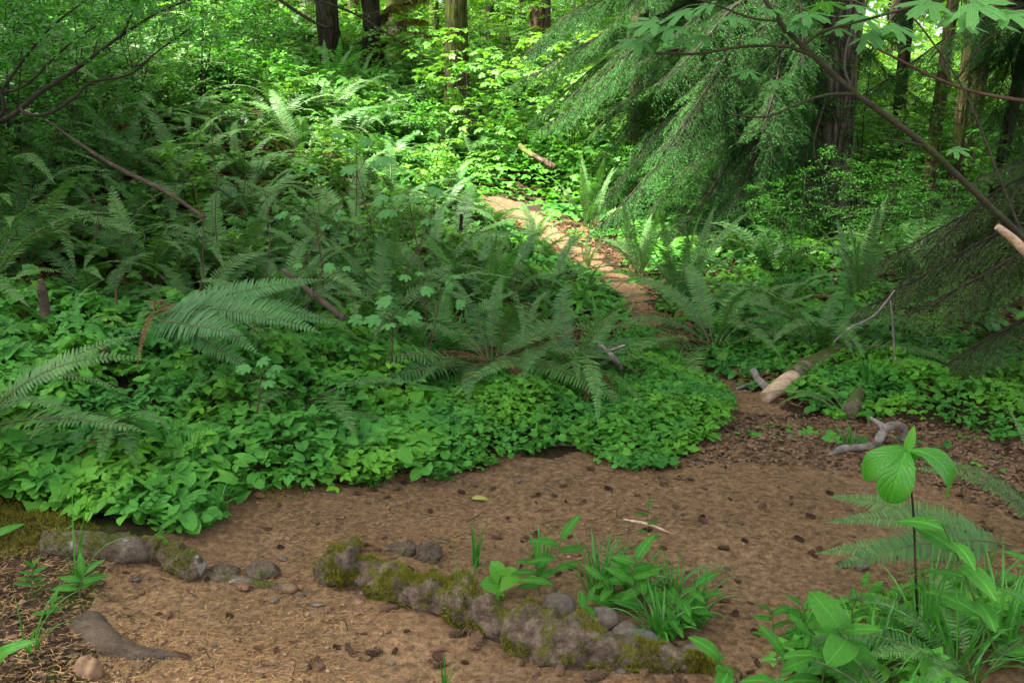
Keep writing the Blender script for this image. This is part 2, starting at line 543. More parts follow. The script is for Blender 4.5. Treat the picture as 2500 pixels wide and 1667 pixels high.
M = {}
M['path'] = groundmat('path_dirt', (.085, .051, .026), (.195, .120, .064), (.33, .21, .118))
M['soil'] = groundmat('forest_soil', (.016, .009, .006), (.042, .024, .014), (.09, .052, .03), green=(.035, .05, .008))
M['fern'] = leafmat('fern_green', (.028, .10, .028), (.12, .27, .072), trans=.22, rough=.48, spec=.3, obj=.6, tint=(1.3, 1.5, .6))
M['fern_pale'] = leafmat('fern_pale_green', (.035, .13, .035), (.09, .24, .065), trans=.18, rough=.5, spec=.35, tint=(1.3, 1.4, .7), obj=.5)
M['fern_young'] = leafmat('fern_young_green', (.045, .19, .03), (.10, .30, .05), trans=.35, rough=.45)
M['fern_dead'] = leafmat('fern_dead_brown', (.08, .042, .022), (.21, .12, .065), trans=.1, rough=.8, spec=.1, tint=(1.1, .8, .6))
M['rachis'] = leafmat('fern_stalk', (.07, .10, .03), (.12, .13, .05), trans=0.02, rough=.6)
M['cover'] = leafmat('ground_leaf', (.036, .185, .020), (.125, .42, .060), trans=.26, rough=.45, spec=.3, tint=(1.2, 1.35, .5), vein=1, patch=2.6)
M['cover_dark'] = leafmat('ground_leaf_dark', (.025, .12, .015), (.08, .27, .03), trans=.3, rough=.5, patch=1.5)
M['petiole'] = leafmat('petiole', (.05, .12, .02), (.12, .16, .05), trans=.05, rough=.6)
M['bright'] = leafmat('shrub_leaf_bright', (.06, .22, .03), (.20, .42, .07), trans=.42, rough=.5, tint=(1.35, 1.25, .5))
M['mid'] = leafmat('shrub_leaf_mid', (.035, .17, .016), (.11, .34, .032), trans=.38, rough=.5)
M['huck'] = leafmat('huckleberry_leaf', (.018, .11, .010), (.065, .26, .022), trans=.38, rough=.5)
M['pale'] = leafmat('thimbleberry_leaf', (.06, .24, .055), (.13, .36, .10), trans=.3, rough=.55, spec=.35)
M['maple'] = leafmat('maple_leaf', (.07, .26, .055), (.15, .42, .11), trans=.4, rough=.5, obj=.8, nscale=2, vein=1)
M['needle'] = leafmat('conifer_needle', (.022, .085, .022), (.055, .16, .042), trans=.22, rough=.75, spec=.1, nscale=.3)
M['needle_blue'] = leafmat('fir_needle', (.028, .10, .04), (.065, .18, .075), trans=.2, rough=.75, spec=.1, nscale=.3)
M['needle_olive'] = leafmat('drooping_needle', (.040, .075, .020), (.085, .14, .035), trans=.15, rough=.6, nscale=.3)
M['solomon'] = leafmat('oval_leaf', (.028, .17, .012), (.085, .33, .028), trans=.35, rough=.45, spec=.45, obj=.5, nscale=1.5, vein=2)
M['droop'] = leafmat('drooping_leaf', (.045, .24, .025), (.08, .32, .03), trans=.42, rough=.4, spec=.5, obj=.6, vein=1)
M['grass'] = leafmat('grass_blade', (.03, .17, .02), (.09, .34, .05), trans=.3, rough=.4, spec=.5)
M['twig'] = rockmat('twig_bark', [(.018, .014, .011), (.05, .038, .029)], scale=20, bump=.3)
M['stem_red'] = rockmat('reddish_cane', [(.06, .035, .022), (.13, .08, .05)], scale=20, bump=.2)
M['maple_bark'] = rockmat('young_maple_bark', [(.035, .035, .022), (.075, .065, .04)], scale=16, bump=.4, moss=(.05, .075, .015), moss_lo=.5, moss_hi=.7)
M['fir_bark'] = barkmat('fir_bark', (.028, .021, .017), (.125, .10, .08))
M['red_bark'] = barkmat('reddish_bark', (.04, .02, .014), (.17, .09, .06), moss=(.07, .10, .02), lo=.55, hi=.7)
M['moss_bark'] = barkmat('mossy_bark', (.035, .022, .014), (.12, .085, .055), moss=(.075, .095, .018), lo=.45, hi=.6, vscale=10)
M['dark_bark'] = barkmat('dark_bark', (.01, .008, .006), (.045, .032, .022), moss=(.05, .065, .015), lo=.5, hi=.65)
M['moss'] = leafmat('moss_green', (.10, .105, .012), (.24, .23, .035), trans=.2, rough=.8, spec=.1)
M['root'] = rockmat('root_bark', [(.045, .031, .020), (.16, .115, .080), (.32, .25, .18)], scale=22, bump=1.0, dist=.02, moss=(.12, .115, .018), moss_lo=.55, moss_hi=.60, mscale=14, fine=5)
M['root_bare'] = rockmat('bare_root_bark', [(.07, .049, .032), (.17, .122, .086), (.30, .24, .18)], scale=10, bump=1.0, dist=.03, moss=(.09, .10, .02), moss_lo=.58, moss_hi=.66, mscale=7, fine=9, speck=((.42, .38, .34), 12, .66))
M['old_wood'] = rockmat('weathered_wood', [(.04, .028, .019), (.15, .11, .078)], scale=14, bump=.8, stretch=(.4, 1, 1), fine=12)
M['log_bark'] = rockmat('log_bark', [(.06, .045, .035), (.16, .12, .09), (.34, .29, .24)], scale=10, bump=.7, moss=(.07, .09, .02), moss_lo=.48, moss_hi=.56, mscale=6)
M['log_bare'] = rockmat('log_wood', [(.25, .14, .08), (.42, .28, .18), (.60, .48, .36)], scale=4, bump=.4, stretch=(1, 3, 3), fine=9)
M['birch'] = rockmat('white_bark', [(.07, .055, .045), (.22, .19, .165), (.36, .33, .30)], scale=12, bump=.5, moss=(.05, .07, .02), moss_lo=.6, moss_hi=.66)
M['rock_dark'] = rockmat('dark_stone', [(.06, .055, .055), (.13, .12, .115)], scale=9, bump=.6, moss=(.07, .08, .02), moss_lo=.62, moss_hi=.68)
M['rock_tan'] = rockmat('tan_stone', [(.13, .078, .045), (.24, .15, .09)], scale=5, bump=.25, rough=.75, objr=.25)
M['rock_grey'] = rockmat('grey_stone', [(.065, .051, .039), (.18, .145, .115)], scale=8, bump=.3, objr=.3)
M['cone'] = rockmat('cone_scale', [(.08, .042, .026), (.19, .11, .07)], scale=25, bump=.3, objr=.6)
M['cone_tan'] = rockmat('pale_cone_scale', [(.10, .06, .036), (.23, .145, .085)], scale=25, bump=.3, objr=.4)
M['litter'] = leafmat('needle_litter', (.11, .06, .03), (.50, .32, .17), trans=.0, rough=.85, spec=.15, nscale=1)
M['chips'] = leafmat('bark_chips', (.04, .025, .018), (.22, .135, .088), trans=.0, rough=.9, spec=.15, nscale=1)
M['pebble'] = leafmat('small_stones', (.12, .08, .06), (.30, .19, .13), trans=.0, rough=.8, spec=.2, nscale=1)
# ---------------------------------------------------------------- ground and path: one sheet, two materials' worth of faces
def axis(lo, hi, step, far_lo, far_hi, g=1.12):
    a = list(np.arange(lo, hi + 1e-6, step))
    s = step; x = a[-1]
    while x < far_hi:
        s = min(s * g, 12.0); x += s; a.append(x)
    s = step; x = a[0]; pre = []
    while x > far_lo:
        s = min(s * g, 12.0); x -= s; pre.append(x)
    return np.array(pre[::-1] + a)
gx = axis(-2.6, 3.4, 0.022, -160, 160, 1.05)
gy = axis(1.7, 7.5, 0.022, -40, 220, 1.04)
XX, YY = np.meshgrid(gx, gy)
ZZ = H(XX, YY)
gV = np.stack([XX, YY, ZZ], -1).reshape(-1, 3)
nx_, ny_ = len(gx), len(gy)
ii, jj = np.meshgrid(np.arange(nx_ - 1), np.arange(ny_ - 1))
a0 = (jj * nx_ + ii).ravel()
gF = np.stack([a0, a0 + 1, a0 + nx_ + 1, a0 + nx_], -1)
cx = gV[gF].mean(1)
jit = np.stack([fbm(cx[:, :2] * 5, 31, 4), fbm(cx[:, :2] * 5, 35, 4)], -1) * 0.10
onp = inside(cx[:, 0] + jit[:, 0], cx[:, 1] + jit[:, 1], PATH)
def submesh(V, F):
    u, inv = np.unique(F.ravel(), return_inverse=True)
    return V[u], inv.reshape(F.shape)
v, f = submesh(gV, gF[~onp])
tag(Geo().add(v, f).build('ground', M['soil']), kind='structure')
v, f = submesh(gV, gF[onp])
tag(Geo().add(v, f).build('dirt_path', M['path']), kind='structure')

# ---------------------------------------------------------------- leaf shapes (V, F quads), unit length along +X
def grid_leaf(nseg, w, width, fold=0.12, droop=0.25, cols=2, ruffle=0.0, back=0.0, pleat=0.0):
    """w(t) half-width profile; cols columns per side"""
    t = np.linspace(0, 1, nseg + 1)
    c = np.linspace(-1, 1, 2 * cols + 1)
    T, C = np.meshgrid(t, c, indexing='ij')
    W = np.array([w(q) for q in t])[:, None] * width
    X = T - back * np.abs(C) ** 1.5 * (1 - T) ** 3
    Y = C * W
    Z = -droop * T ** 2 + fold * np.abs(Y) + ruffle * np.sin(T * 17 + C * 2) * np.abs(C) + pleat * (np.arange(2 * cols + 1) % 2)[None] * np.sin(T * math.pi)
    V = np.stack([X, Y, Z], -1).reshape(-1, 3)
    m = 2 * cols + 1
    i, j = np.meshgrid(np.arange(nseg), np.arange(2 * cols), indexing='ij')
    b = (i * m + j).ravel()
    return V, np.stack([b, b + m, b + m + 1, b + 1], -1)
oval = lambda t: math.sin(math.pi * min(1, t * 0.97 + .03) ** 0.75) ** 0.8 if t < 1 else 0.0
heart = lambda t: (1.0 - t) ** 0.55 * (0.80 + 0.9 * t) if t < 1 else 0.0
roundl = lambda t: math.sqrt(max(0, 1 - (2 * t * .92 - .80) ** 2)) if t < 1 else .25
LEAF_OVAL = grid_leaf(5, oval, .26, .15, .3, 1)
LEAF_SMALL = grid_leaf(2, oval, .30, .1, .1, 1)
LEAF_SMALL = (LEAF_SMALL[0], LEAF_SMALL[1])
LEAF_HEART = grid_leaf(5, heart, .50, .12, .35, 1, back=.28)
LEAF_ROUND = grid_leaf(4, roundl, .50, .18, .22, 1, back=.22)
pointy = lambda t: (t ** .62 * (1 - t) ** .82) / .573 if t < 1 else 0.0
LEAF_SOL = grid_leaf(12, pointy, .24, .10, .40, 4, pleat=.012, ruffle=.004)
LEAF_SOLW = grid_leaf(12, heart, .42, .10, .45, 4, pleat=.012, ruffle=.006, back=.2)
LEAF_DROOP = grid_leaf(14, lambda t: (math.sin(math.pi * (t * .96 + .02) ** 1.35)) ** .8 if t < 1 else .03, .27, .10, 0, 4, pleat=.014, ruffle=.006)
def multi(parts):
    g = Geo()
    for (V, F), ang, s, off in parts:
        c, q = math.cos(ang), math.sin(ang)
        A = V * s
        A = np.stack([A[:, 0] * c - A[:, 1] * q + off[0], A[:, 0] * q + A[:, 1] * c + off[1], A[:, 2]], -1)
        g.add(A, F)
    return np.concatenate(g.v), np.concatenate(g.f)
_cl = grid_leaf(3, lambda t: (.25 + t) * .9 if t < .8 else .62, .56, .16, .18, 1, back=0)
LEAF_CLOVER = multi([(_cl, 0, .52, (.0, 0)), (_cl, R(120), .52, (0, 0)), (_cl, R(-120), .52, (0, 0))])
_tl = grid_leaf(4, oval, .33, .12, .2, 1)
LEAF_TRI = multi([(_tl, 0, .62, (.30, 0)), (_tl, R(75), .5, (.22, .03)), (_tl, R(-75), .5, (.22, -.03))])
LEAF_FIVE = multi([(_tl, 0, .55, (.35, 0)), (_tl, R(60), .42, (.3, .03)), (_tl, R(-60), .42, (.3, -.03)), (_tl, R(75), .36, (.08, .02)), (_tl, R(-75), .36, (.08, -.02))])

def maple_leaf(depth=1.0, teeth=True, droop=.28):
    half = [(0, 1.0), (5, .84), (11, .86), (16, .66), (22, .46), (27, .34), (33, .52), (36, .74), (41, .78), (47, .97), (52, .80), (59, .80), (63, .56), (70, .36),
            (76, .30), (84, .50), (90, .60), (97, .74), (103, .62), (110, .55), (118, .40), (130, .32), (142, .36), (155, .24), (174, .08)]
    out = [(-a, r) for a, r in half[::-1]] + half[1:]
    n = len(out)
    V = [(0.0, 0.0, 0.0)]
    for fr in (0.5, 1.0):
        for a, r in out:
            r2 = (0.22 + (r - .22) * (fr if fr < 1 else 1)) if fr < 1 and r > .22 else r * fr
            a_ = R(a)
            lobe = abs(math.sin(R(a) * 3.75))
            z = -droop * r2 ** 2 - 0.035 * lobe * r2 * 1.4
            V.append((r2 * math.cos(a_), r2 * math.sin(a_), z))
    F = []
    for i in range(n - 1):
        F.append((0, 1 + i, 2 + i, 2 + i))
        F.append((1 + i, 1 + n + i, 2 + n + i, 2 + i))
    T = [(0, 1 + i, 2 + i) for i in range(n - 1)]
    Q = [(1 + i, 1 + n + i, 2 + n + i, 2 + i) for i in range(n - 1)]
    V = np.array(V); V[:, 0] += 0.0
    return V, np.array(T), np.array(Q)
MV, MT, MQ = maple_leaf()
def simple_palm():
    out = [(-150, .3), (-100, .62), (-75, .42), (-48, .82), (-24, .5), (0, 1.0), (24, .5), (48, .82), (75, .42), (100, .62), (150, .3)]
    V = [(0, 0, 0)] + [(r * math.cos(R(a)), r * math.sin(R(a)), -.25 * r * r) for a, r in out]
    F = [(0, i, i + 1, i + 2) for i in range(1, 11, 2)]
    return np.array(V), np.array(F)[:, [0, 1, 2, 3]]
LEAF_PALM = simple_palm()

# ---------------------------------------------------------------- ferns
def frond_geo(rng, e0, e1, pairs=46, side_bend=0.0, wmax=.085, lod=0, twist=0.0, bow=1.0):
    n = 18 if lod == 0 else 7
    t = np.linspace(0, 1, n)
    el = e0 + (e1 - e0) * t ** bow
    az = side_bend * t
    d = np.stack([np.cos(el) * np.cos(az), np.cos(el) * np.sin(az), np.sin(el)], -1)
    p = np.concatenate([[[0, 0, 0]], np.cumsum((d[1:] + d[:-1]) / 2 / (n - 1), 0)])
    g = Geo()
    if lod == 0:
        g.addg(tube(p, .0055 * (1 - t) + .0012, 4, cap=False), mat=1)
    else:
        g.addg(tube(p, .006 * (1 - t) + .002, 3, cap=False), mat=1)
    u = np.linspace(.14, .995, pairs)
    pos = np.stack([np.interp(u, t, p[:, k]) for k in range(3)], -1)
    dr = nrm(np.stack([np.interp(u, t, d[:, k]) for k in range(3)], -1))
    sidev = nrm(np.cross([0, 0, 1.0], dr) + 1e-6)
    nv = np.cross(dr, sidev)
    prof = np.minimum(1, ((u - .10) / .16)) ** .7 * (1 - np.clip((u - .3) / .70, 0, 1) ** 1.6) ** .9
    prof = np.maximum(prof, .04)
    ln = wmax * prof * rng.uniform(.9, 1.08, pairs)
    wid = (0.86 / pairs) * .40
    for s in (-1, 1):
        fw = nrm(sidev * s + dr * (0.18 + .35 * u[:, None]) + nv * (.10 + rng.normal(0, .10, pairs))[:, None])
        Rm = frames(fw, nv + sidev * s * .1 + rng.normal(0, .09, (pairs, 3)))
        if lod == 0:
            V = np.array([(0, -.8, 0), (0, .8, 0), (.4, .95, -.01), (.4, -.95, -.01), (.78, .6, -.07), (.78, -.6, -.07), (1, 0, -.15)])
            Q = np.array([(0, 3, 2, 1), (3, 5, 4, 2)]); T = np.array([(5, 6, 4)])
            W = np.stack([ln, np.full(pairs, wid), ln], -1)
            VV = np.einsum('nij,nmj->nmi', Rm, V[None] * W[:, None]) + pos[:, None]
            off = (np.arange(pairs) * 7)[:, None, None]
            m = g.n
            g.v.append(VV.reshape(-1, 3)); g.c.append(np.tile(V, (pairs, 1))); g.n += pairs * 7
            g.f.append((Q[None] + off).reshape(-1, 4) + m); g.m.append(np.zeros(pairs * 2))
            g.f.append((T[None] + off).reshape(-1, 3) + m); g.m.append(np.zeros(pairs))
        else:
            V = np.array([(0, -1, 0), (0, 1, 0), (.6, .8, -.04), (1, 0, -.12), (.6, -.8, -.04)])
            V = np.array([(0, -1.0, 0), (0, 1.0, 0), (.7, .8, -.05), (1.0, -.3, -.12)])
            W = np.stack([ln, np.full(pairs, wid), ln], -1)
            inst(g, (V, np.array([(0, 3, 2, 1)])), Rm, pos, W, 0)
    return g

rngf = np.random.default_rng(11)
def fr_meshes(name, specs, mats, pairs=46, wmax=.085):
    out = []
    for e0, e1, bend, bow in specs:
        out.append(frond_geo(rngf, R(e0), R(e1), pairs, R(bend), wmax, bow=bow).mesh(name, mats))
    return out
FR = {
    'arch': fr_meshes('frond', [(78, -25, 10, 1.2), (70, -40, -15, 1.0), (65, -20, 25, .9), (74, -55, -8, 1.3), (60, -35, 18, 1.1), (82, -10, -20, 1.4)], [M['fern'], M['rachis']]),
    'low': fr_meshes('frond', [(45, -35, 12, 1.0), (38, -45, -18, 1.0), (50, -20, 20, .9), (30, -40, -10, 1.1), (55, -60, 5, 1.0)], [M['fern'], M['rachis']]),
    'flat': fr_meshes('frond', [(30, -25, 14, 1.0), (24, -30, -10, 1.0), (36, -18, 20, .9), (18, -35, -16, 1.2)], [M['fern'], M['rachis']], 44, .115),
    'fpale': [], 
    'up': fr_meshes('frond', [(86, 48, 8, 1.3), (82, 35, -12, 1.2), (88, 60, 5, 1.5), (80, 20, -6, 1.3)], [M['fern'], M['rachis']]),
    'young': fr_meshes('young_frond', [(88, 60, 8, 1.3), (84, 40, -12, 1.2), (86, 30, 5, 1.8)], [M['fern_young'], M['rachis']], 40, .085),
    'lady': fr_meshes('lady_frond', [(75, 10, 12, 1.1), (68, -5, -16, 1.1), (80, 25, 8, 1.3)], [M['fern_young'], M['rachis']], 34, .16),
    'dead': fr_meshes('dead_frond', [(35, -60, 30, .8), (25, -50, -35, .7), (40, -75, 10, .7)], [M['fern_dead'], M['fern_dead']], 30, .055),
}
FR['fpale'] = fr_meshes('frond', [(30, -25, 14, 1.0), (24, -30, -10, 1.0), (36, -18, 20, .9), (18, -35, -16, 1.2)], [M['fern_pale'], M['rachis']], 44, .12)
frng = random.Random(5)
def make_fern(pos, size, mixd, n, label, group, az=None, spread=2 * math.pi, dead=3, name='sword_fern', tiltr=8, minlen=.7, roll=0):
    t = thing(name, label, 'fern', tuple(pos), 0, group)
    kinds = [k for k, w in mixd.items() for _ in range(w)]
    for i in range(n):
        k = frng.choice(kinds)
        me = frng.choice(FR[k])
        o = mobj('frond' , me, t)
        a = (az or 0) + (spread * (i + frng.uniform(-.4, .4)) / n - spread / 2)
        s = size * frng.uniform(minlen, 1.08)
        o.scale = (s, s * frng.uniform(.85, 1.1), s)
        o.rotation_euler = (R(roll + frng.uniform(-18, 18)), R(frng.uniform(-tiltr, tiltr)), a)
        o.location = (math.cos(a) * .03, math.sin(a) * .03, frng.uniform(-.01, .03))
        if k == 'young': o['label'] = 'young upright light green frond'
    for i in range(dead):
        o = mobj('dead_frond', frng.choice(FR['dead']), t)
        s = size * frng.uniform(.5, .85)
        o.scale = (s, s, s)
        o.rotation_euler = (R(frng.uniform(-30, 30)), 0, frng.uniform(0, 6.28))
        o.location = (0, 0, .03)
        o['label'] = 'withered brown frond'
    return t

# low-detail fern clumps for the far slope
def far_fern_mesh(seed, up):
    r = np.random.default_rng(seed)
    g = Geo()
    n = int(r.integers(15, 22))
    for i in range(n):
        a = 2 * math.pi * (i + r.uniform(-.4, .4)) / n
        e0 = R(r.uniform(60, 85)); e1 = R(r.uniform(-50, -5) if not up else r.uniform(10, 55))
        fg = frond_geo(r, e0, e1, 24, R(r.uniform(-22, 22)), .095, lod=1, bow=r.uniform(.9, 1.4))
        s = r.uniform(.65, 1.05)
        Mx = np.eye(4)
        c, q = math.cos(a) * s, math.sin(a) * s
        Mx[:3, :3] = [[c, -q, 0], [q, c, 0], [0, 0, s]]
        roll = r.uniform(-.3, .3)
        Rx = np.eye(4); Rx[1:3, 1:3] = [[math.cos(roll), -math.sin(roll)], [math.sin(roll), math.cos(roll)]]
        g.addg(fg, Mx @ Rx)
    return g.mesh('sword_fern', [M['fern'] if not up else M['fern_young'], M['rachis']])
FARF = [far_fern_mesh(100 + i, False) for i in range(6)]
FARU = [far_fern_mesh(200 + i, True) for i in range(2)]

# ---------------------------------------------------------------- generic shrub
def shrub_geo(seed, h, r, nst, ntw, leaf, lsize, lper, tri=False, stem_r=.006, flat=.5, low=.2, lean=(0, 0), twl=.35):
    g = np.random.default_rng(seed)
    st, lf = Geo(), Geo()
    LP, LD, LN, LS = [], [], [], []
    for s in range(nst):
        a = g.uniform(0, 6.283)
        L = h * g.uniform(.7, 1.1)
        tt = np.linspace(0, 1, 8)
        rr = r * g.uniform(.3, .9)
        p = np.stack([np.cos(a) * rr * tt ** 1.4, np.sin(a) * rr * tt ** 1.4, L * tt * (1 - .12 * tt)], -1)
        p[:, 0] += lean[0] * tt ** 2; p[:, 1] += lean[1] * tt ** 2
        p += np.cumsum(g.normal(0, .022 * h ** .5, (8, 3)), 0) * tt[:, None]
        p[:, :2] += g.uniform(-.06, .06, 2) * r
        st.addg(tube(p, stem_r * (1.25 - tt), 5, cap=False))
        for j in range(ntw):
            u = low + (1 - low) * (j + g.uniform(0, 1)) / ntw
            b = np.array([np.interp(u, tt, p[:, k]) for k in range(3)])
            aa = a + g.normal(0, 1.4)
            d = np.array([math.cos(aa), math.sin(aa), g.uniform(-.1, .6)])
            l = h * twl * (1.1 - .6 * u) * g.uniform(.6, 1.3)
            q = np.linspace(0, 1, 5)[:, None]
            tp = b + nrm(d) * l * q + np.array([0, 0, -1]) * l * .25 * q ** 2 + np.cumsum(g.normal(0, .03 * l, (5, 3)), 0) * q
            st.addg(tube(tp, stem_r * .5 * (1.2 - q[:, 0]), 3, cap=False))
            k = int(lper * g.uniform(.7, 1.3)) + 1
            uu = g.uniform(.15, 1, k)
            pp = np.stack([np.interp(uu, q[:, 0], tp[:, m]) for m in range(3)], -1)
            td = nrm(tp[-1] - tp[0])
            sd = nrm(np.cross([0, 0, 1], td))
            sg = np.where(np.arange(k) % 2, 1, -1)[:, None]
            dd = td * g.uniform(.2, 1, (k, 1)) + sd * sg * g.uniform(.5, 1.2, (k, 1)) + g.normal(0, .25, (k, 3)) + np.array([0, 0, -.15])
            # little side sprigs: leaves stand off the twig
            pp = pp + nrm(dd) * (g.uniform(0, 1, (k, 1)) ** 1.5) * l * .45
            LP.append(pp); LD.append(dd); LN.append(np.array([0, 0, 1.0]) + g.normal(0, flat, (k, 3))); LS.append(lsize * g.uniform(.6, 1.2, k))
    LP, LD, LN, LS = map(np.concatenate, (LP, LD, LN, LS))
    inst(lf, leaf, frames(LD, LN), LP, LS)
    return st, lf

def shrub(name, label, cat, meshes, pos, rz=0, sc=1, group=None):
    t = thing(name, label, cat, tuple(pos), rz, group)
    t.scale = (sc, sc, sc)
    mobj('stems', meshes[0], t); mobj('foliage', meshes[1], t)
    return t
def shrub_kinds(n, seed, mstem, mleaf, **kw):
    out = []
    for i in range(n):
        st, lf = shrub_geo(seed + i, **kw)
        out.append((st.mesh('stems', mstem), lf.mesh('foliage', mleaf)))
    return out
# ---------------------------------------------------------------- conifer boughs
def bough_geo(seed, L=2.4, droop=.55, sec=44, secl=.62, hang=.35, bare=.18, nn=9, dens=1.0, start=.1, ns=1.0):
    g = np.random.default_rng(seed)
    wood, ndl = Geo(), Geo()
    t = np.linspace(0, 1, 12)
    p = np.stack([L * t, .16 * L * np.sin(t * 2 + g.uniform(0, 3)) * t, -droop * L * t ** 2.3 + .06 * L * np.sin(t * 3.6 + g.uniform(0, 1.5)) + .02 * L * np.sin(t * 11 + g.uniform(0, 6)) * t], -1)
    wood.addg(tube(p, .016 * (1.1 - t) + .003, 5, cap=False))
    NP, ND, NN = [], [], []
    for i in range(sec):
        u = start + (1 - start) * (i + g.uniform(0, 1)) / sec
        s = 1 if i % 2 else -1
        b = np.array([np.interp(u, t, p[:, k]) for k in range(3)])
        k = min(11, int(u * 11)); d0 = nrm(p[min(k + 1, 11)] - p[k])
        sd = nrm(np.cross([0, 0, 1], d0))
        l = secl * (1.15 - u) ** .7 * min(1, (u + .1) * 3) * g.uniform(.65, 1.15)
        d = nrm(d0 * g.uniform(.5, .9) + sd * s * g.uniform(.5, .95) + np.array([0, 0, g.uniform(-.25, .1)]))
        q = np.linspace(0, 1, 6)[:, None]
        sp = b + d * l * q + np.array([0, 0, -1.0]) * hang * l * q ** 1.6 + np.cumsum(g.normal(0, .012, (6, 3)), 0) * q
        wood.addg(tube(sp, .0032 * (1.1 - q[:, 0]) + .001, 3, cap=False))
        nt = max(3, int(l / .030 * dens))
        for j in range(nt):
            w = bare + (1 - bare) * (j + g.uniform(0, 1)) / nt
            c = np.array([np.interp(w, q[:, 0], sp[:, m]) for m in range(3)])
            s2 = 1 if j % 2 else -1
            dl = nrm(sp[-1] - sp[0])
            sd2 = nrm(np.cross([0, 0, 1], dl) + g.normal(0, .15, 3))
            tl = (.05 + .14 * (1 - w)) * g.uniform(.6, 1.2)
            td = nrm(dl * .8 + sd2 * s2 * g.uniform(.4, 1) + np.array([0, 0, -hang * .6 + g.normal(0, .1)]))
            m_ = max(4, int(tl / (.0105 * ns)))
            v = (np.arange(m_) + .5) / m_
            NP.append(c + td * (tl * v)[:, None] + np.array([0, 0, -1]) * (tl * hang * .5 * v ** 2)[:, None])
            s3 = np.where(np.arange(m_) % 2, 1.0, -1.0)[:, None]
            sd3 = nrm(np.cross([0, 0, 1], td))
            ND.append(td * .75 + sd3 * s3 + g.normal(0, .22, (m_, 3)))
            NN.append(np.array([0, 0, 1.0]) + g.normal(0, .3, (m_, 3)))
            if j % 3 == 0:
                wood.addg(tube(np.stack([c, c + td * tl * .6]), .0012, 3, cap=False))
    NP, ND, NN = map(np.concatenate, (NP, ND, NN))
    V = np.array([(0, -.0030, 0), (0, .0030, 0), (.026, .0022, -.001), (.026, -.0022, -.001)])
    inst(ndl, (V, np.array([(0, 3, 2, 1)])), frames(ND, NN), NP, ns * g.uniform(.7, 1.3, len(NP)))
    return wood, ndl
def boughs(n, seed, mat, **kw):
    out = []
    for i in range(n):
        w, d = bough_geo(seed + i, **kw)
        out.append((w.mesh('limb', M['twig']), d.mesh('needles', mat)))
    return out
B_DARK = boughs(5, 300, M['needle'], L=2.3, droop=.42, sec=66, secl=.80, hang=.5, bare=.08, dens=1.15)
B_BLUE = boughs(3, 320, M['needle_blue'], L=2.2, droop=.22, sec=56, secl=.65, hang=.25, dens=1.1)
B_OLIVE = boughs(3, 340, M['needle_olive'], L=1.6, droop=.50, sec=60, secl=.42, hang=.75, bare=.03, dens=1.7, ns=.75)

trng = random.Random(77)
def trunk_geo(r0, h, lean=(0, 0), flare=1.35, bend=.1, k=20, rings=34, seed=0, lump=.06, r1=None):
    g = np.random.default_rng(seed)
    t = np.linspace(0, 1, rings) ** 1.3
    ph = g.uniform(0, 6, 2)
    p = np.stack([lean[0] * t * h + bend * np.sin(t * 5 + ph[0]) * t, lean[1] * t * h + bend * np.sin(t * 4 + ph[1]) * t, h * t - .25], -1)
    rad = r0 * (1 - .72 * t) + r0 * (flare - 1) * np.exp(-(h * t) / (r0 * 1.6))
    def fn(V, Nn):
        return r0 * (lump * fbm(V * np.array([1, 1, .35]) * (1.6 / r0), seed, 3) * 1.6)
    return tube(p, rad, k, cap=True, fn=fn), p, rad

def add_boughs(t, bank, trunkp, zs, n, L=(.8, 1.1), az=None, azs=math.pi, pitch=(-10, 15)):
    for i in range(n):
        z = trng.uniform(*zs)
        j = int(np.argmin(np.abs(trunkp[:, 2] - z)))
        a = trng.uniform(-azs, azs) + (az or 0)
        w, d = trng.choice(bank)
        o = mobj('limb', w, t)
        s = trng.uniform(*L)
        o.scale = (s, s, s)
        o.location = (trunkp[j, 0], trunkp[j, 1], z)
        o.rotation_euler = (R(trng.uniform(-15, 15)), R(-trng.uniform(*pitch)), a)
        mobj('needles', d, o)

def conifer(label, pos, r0, h, bank, zs, n, bark='fir_bark', seed=0, lean=(0, 0), top=True, name='conifer_tree', cat='conifer', group=None, **kw):
    t = thing(name, label, cat, tuple(pos), 0, group)
    g, p, rad = trunk_geo(r0, h, lean, seed=seed, flare=1.4 if r0 > .15 else 1.2)
    g.build('trunk', M[bark], t)
    add_boughs(t, bank, p, zs, n, **kw)
    if top:
        add_boughs(t, bank, p, (h * .6, h * .97), 9, L=(.6, 1.0))
    return t

# ---------------------------------------------------------------- broadleaf trees
def crown_mesh(seed, rad, n, leaf, ls, mat):
    """leafy clumps spread through a crown's volume"""
    g = np.random.default_rng(seed)
    nc = 34
    c = nrm(g.normal(0, 1, (nc, 3))) * (g.uniform(.25, 1, (nc, 1)) ** .6) * np.array([rad, rad, rad * .62])
    idx = g.integers(0, nc, n)
    off = g.normal(0, 1, (n, 3)) * np.array([.24, .24, .13]) * rad
    p = c[idx] + off
    lf = Geo()
    inst(lf, leaf, frames(g.normal(0, 1, (n, 3)) * [1, 1, .3], np.array([0, 0, 1.0]) + g.normal(0, .5, (n, 3))), p, ls * g.uniform(.6, 1.3, n))
    return lf.mesh('crown', mat)
CROWN = [crown_mesh(400 + i, 2.6, 2200, LEAF_PALM, .17, M['bright']) for i in range(3)]
CROWN_D = [crown_mesh(410 + i, 2.8, 4200, LEAF_PALM, .16, M['mid']) for i in range(2)]

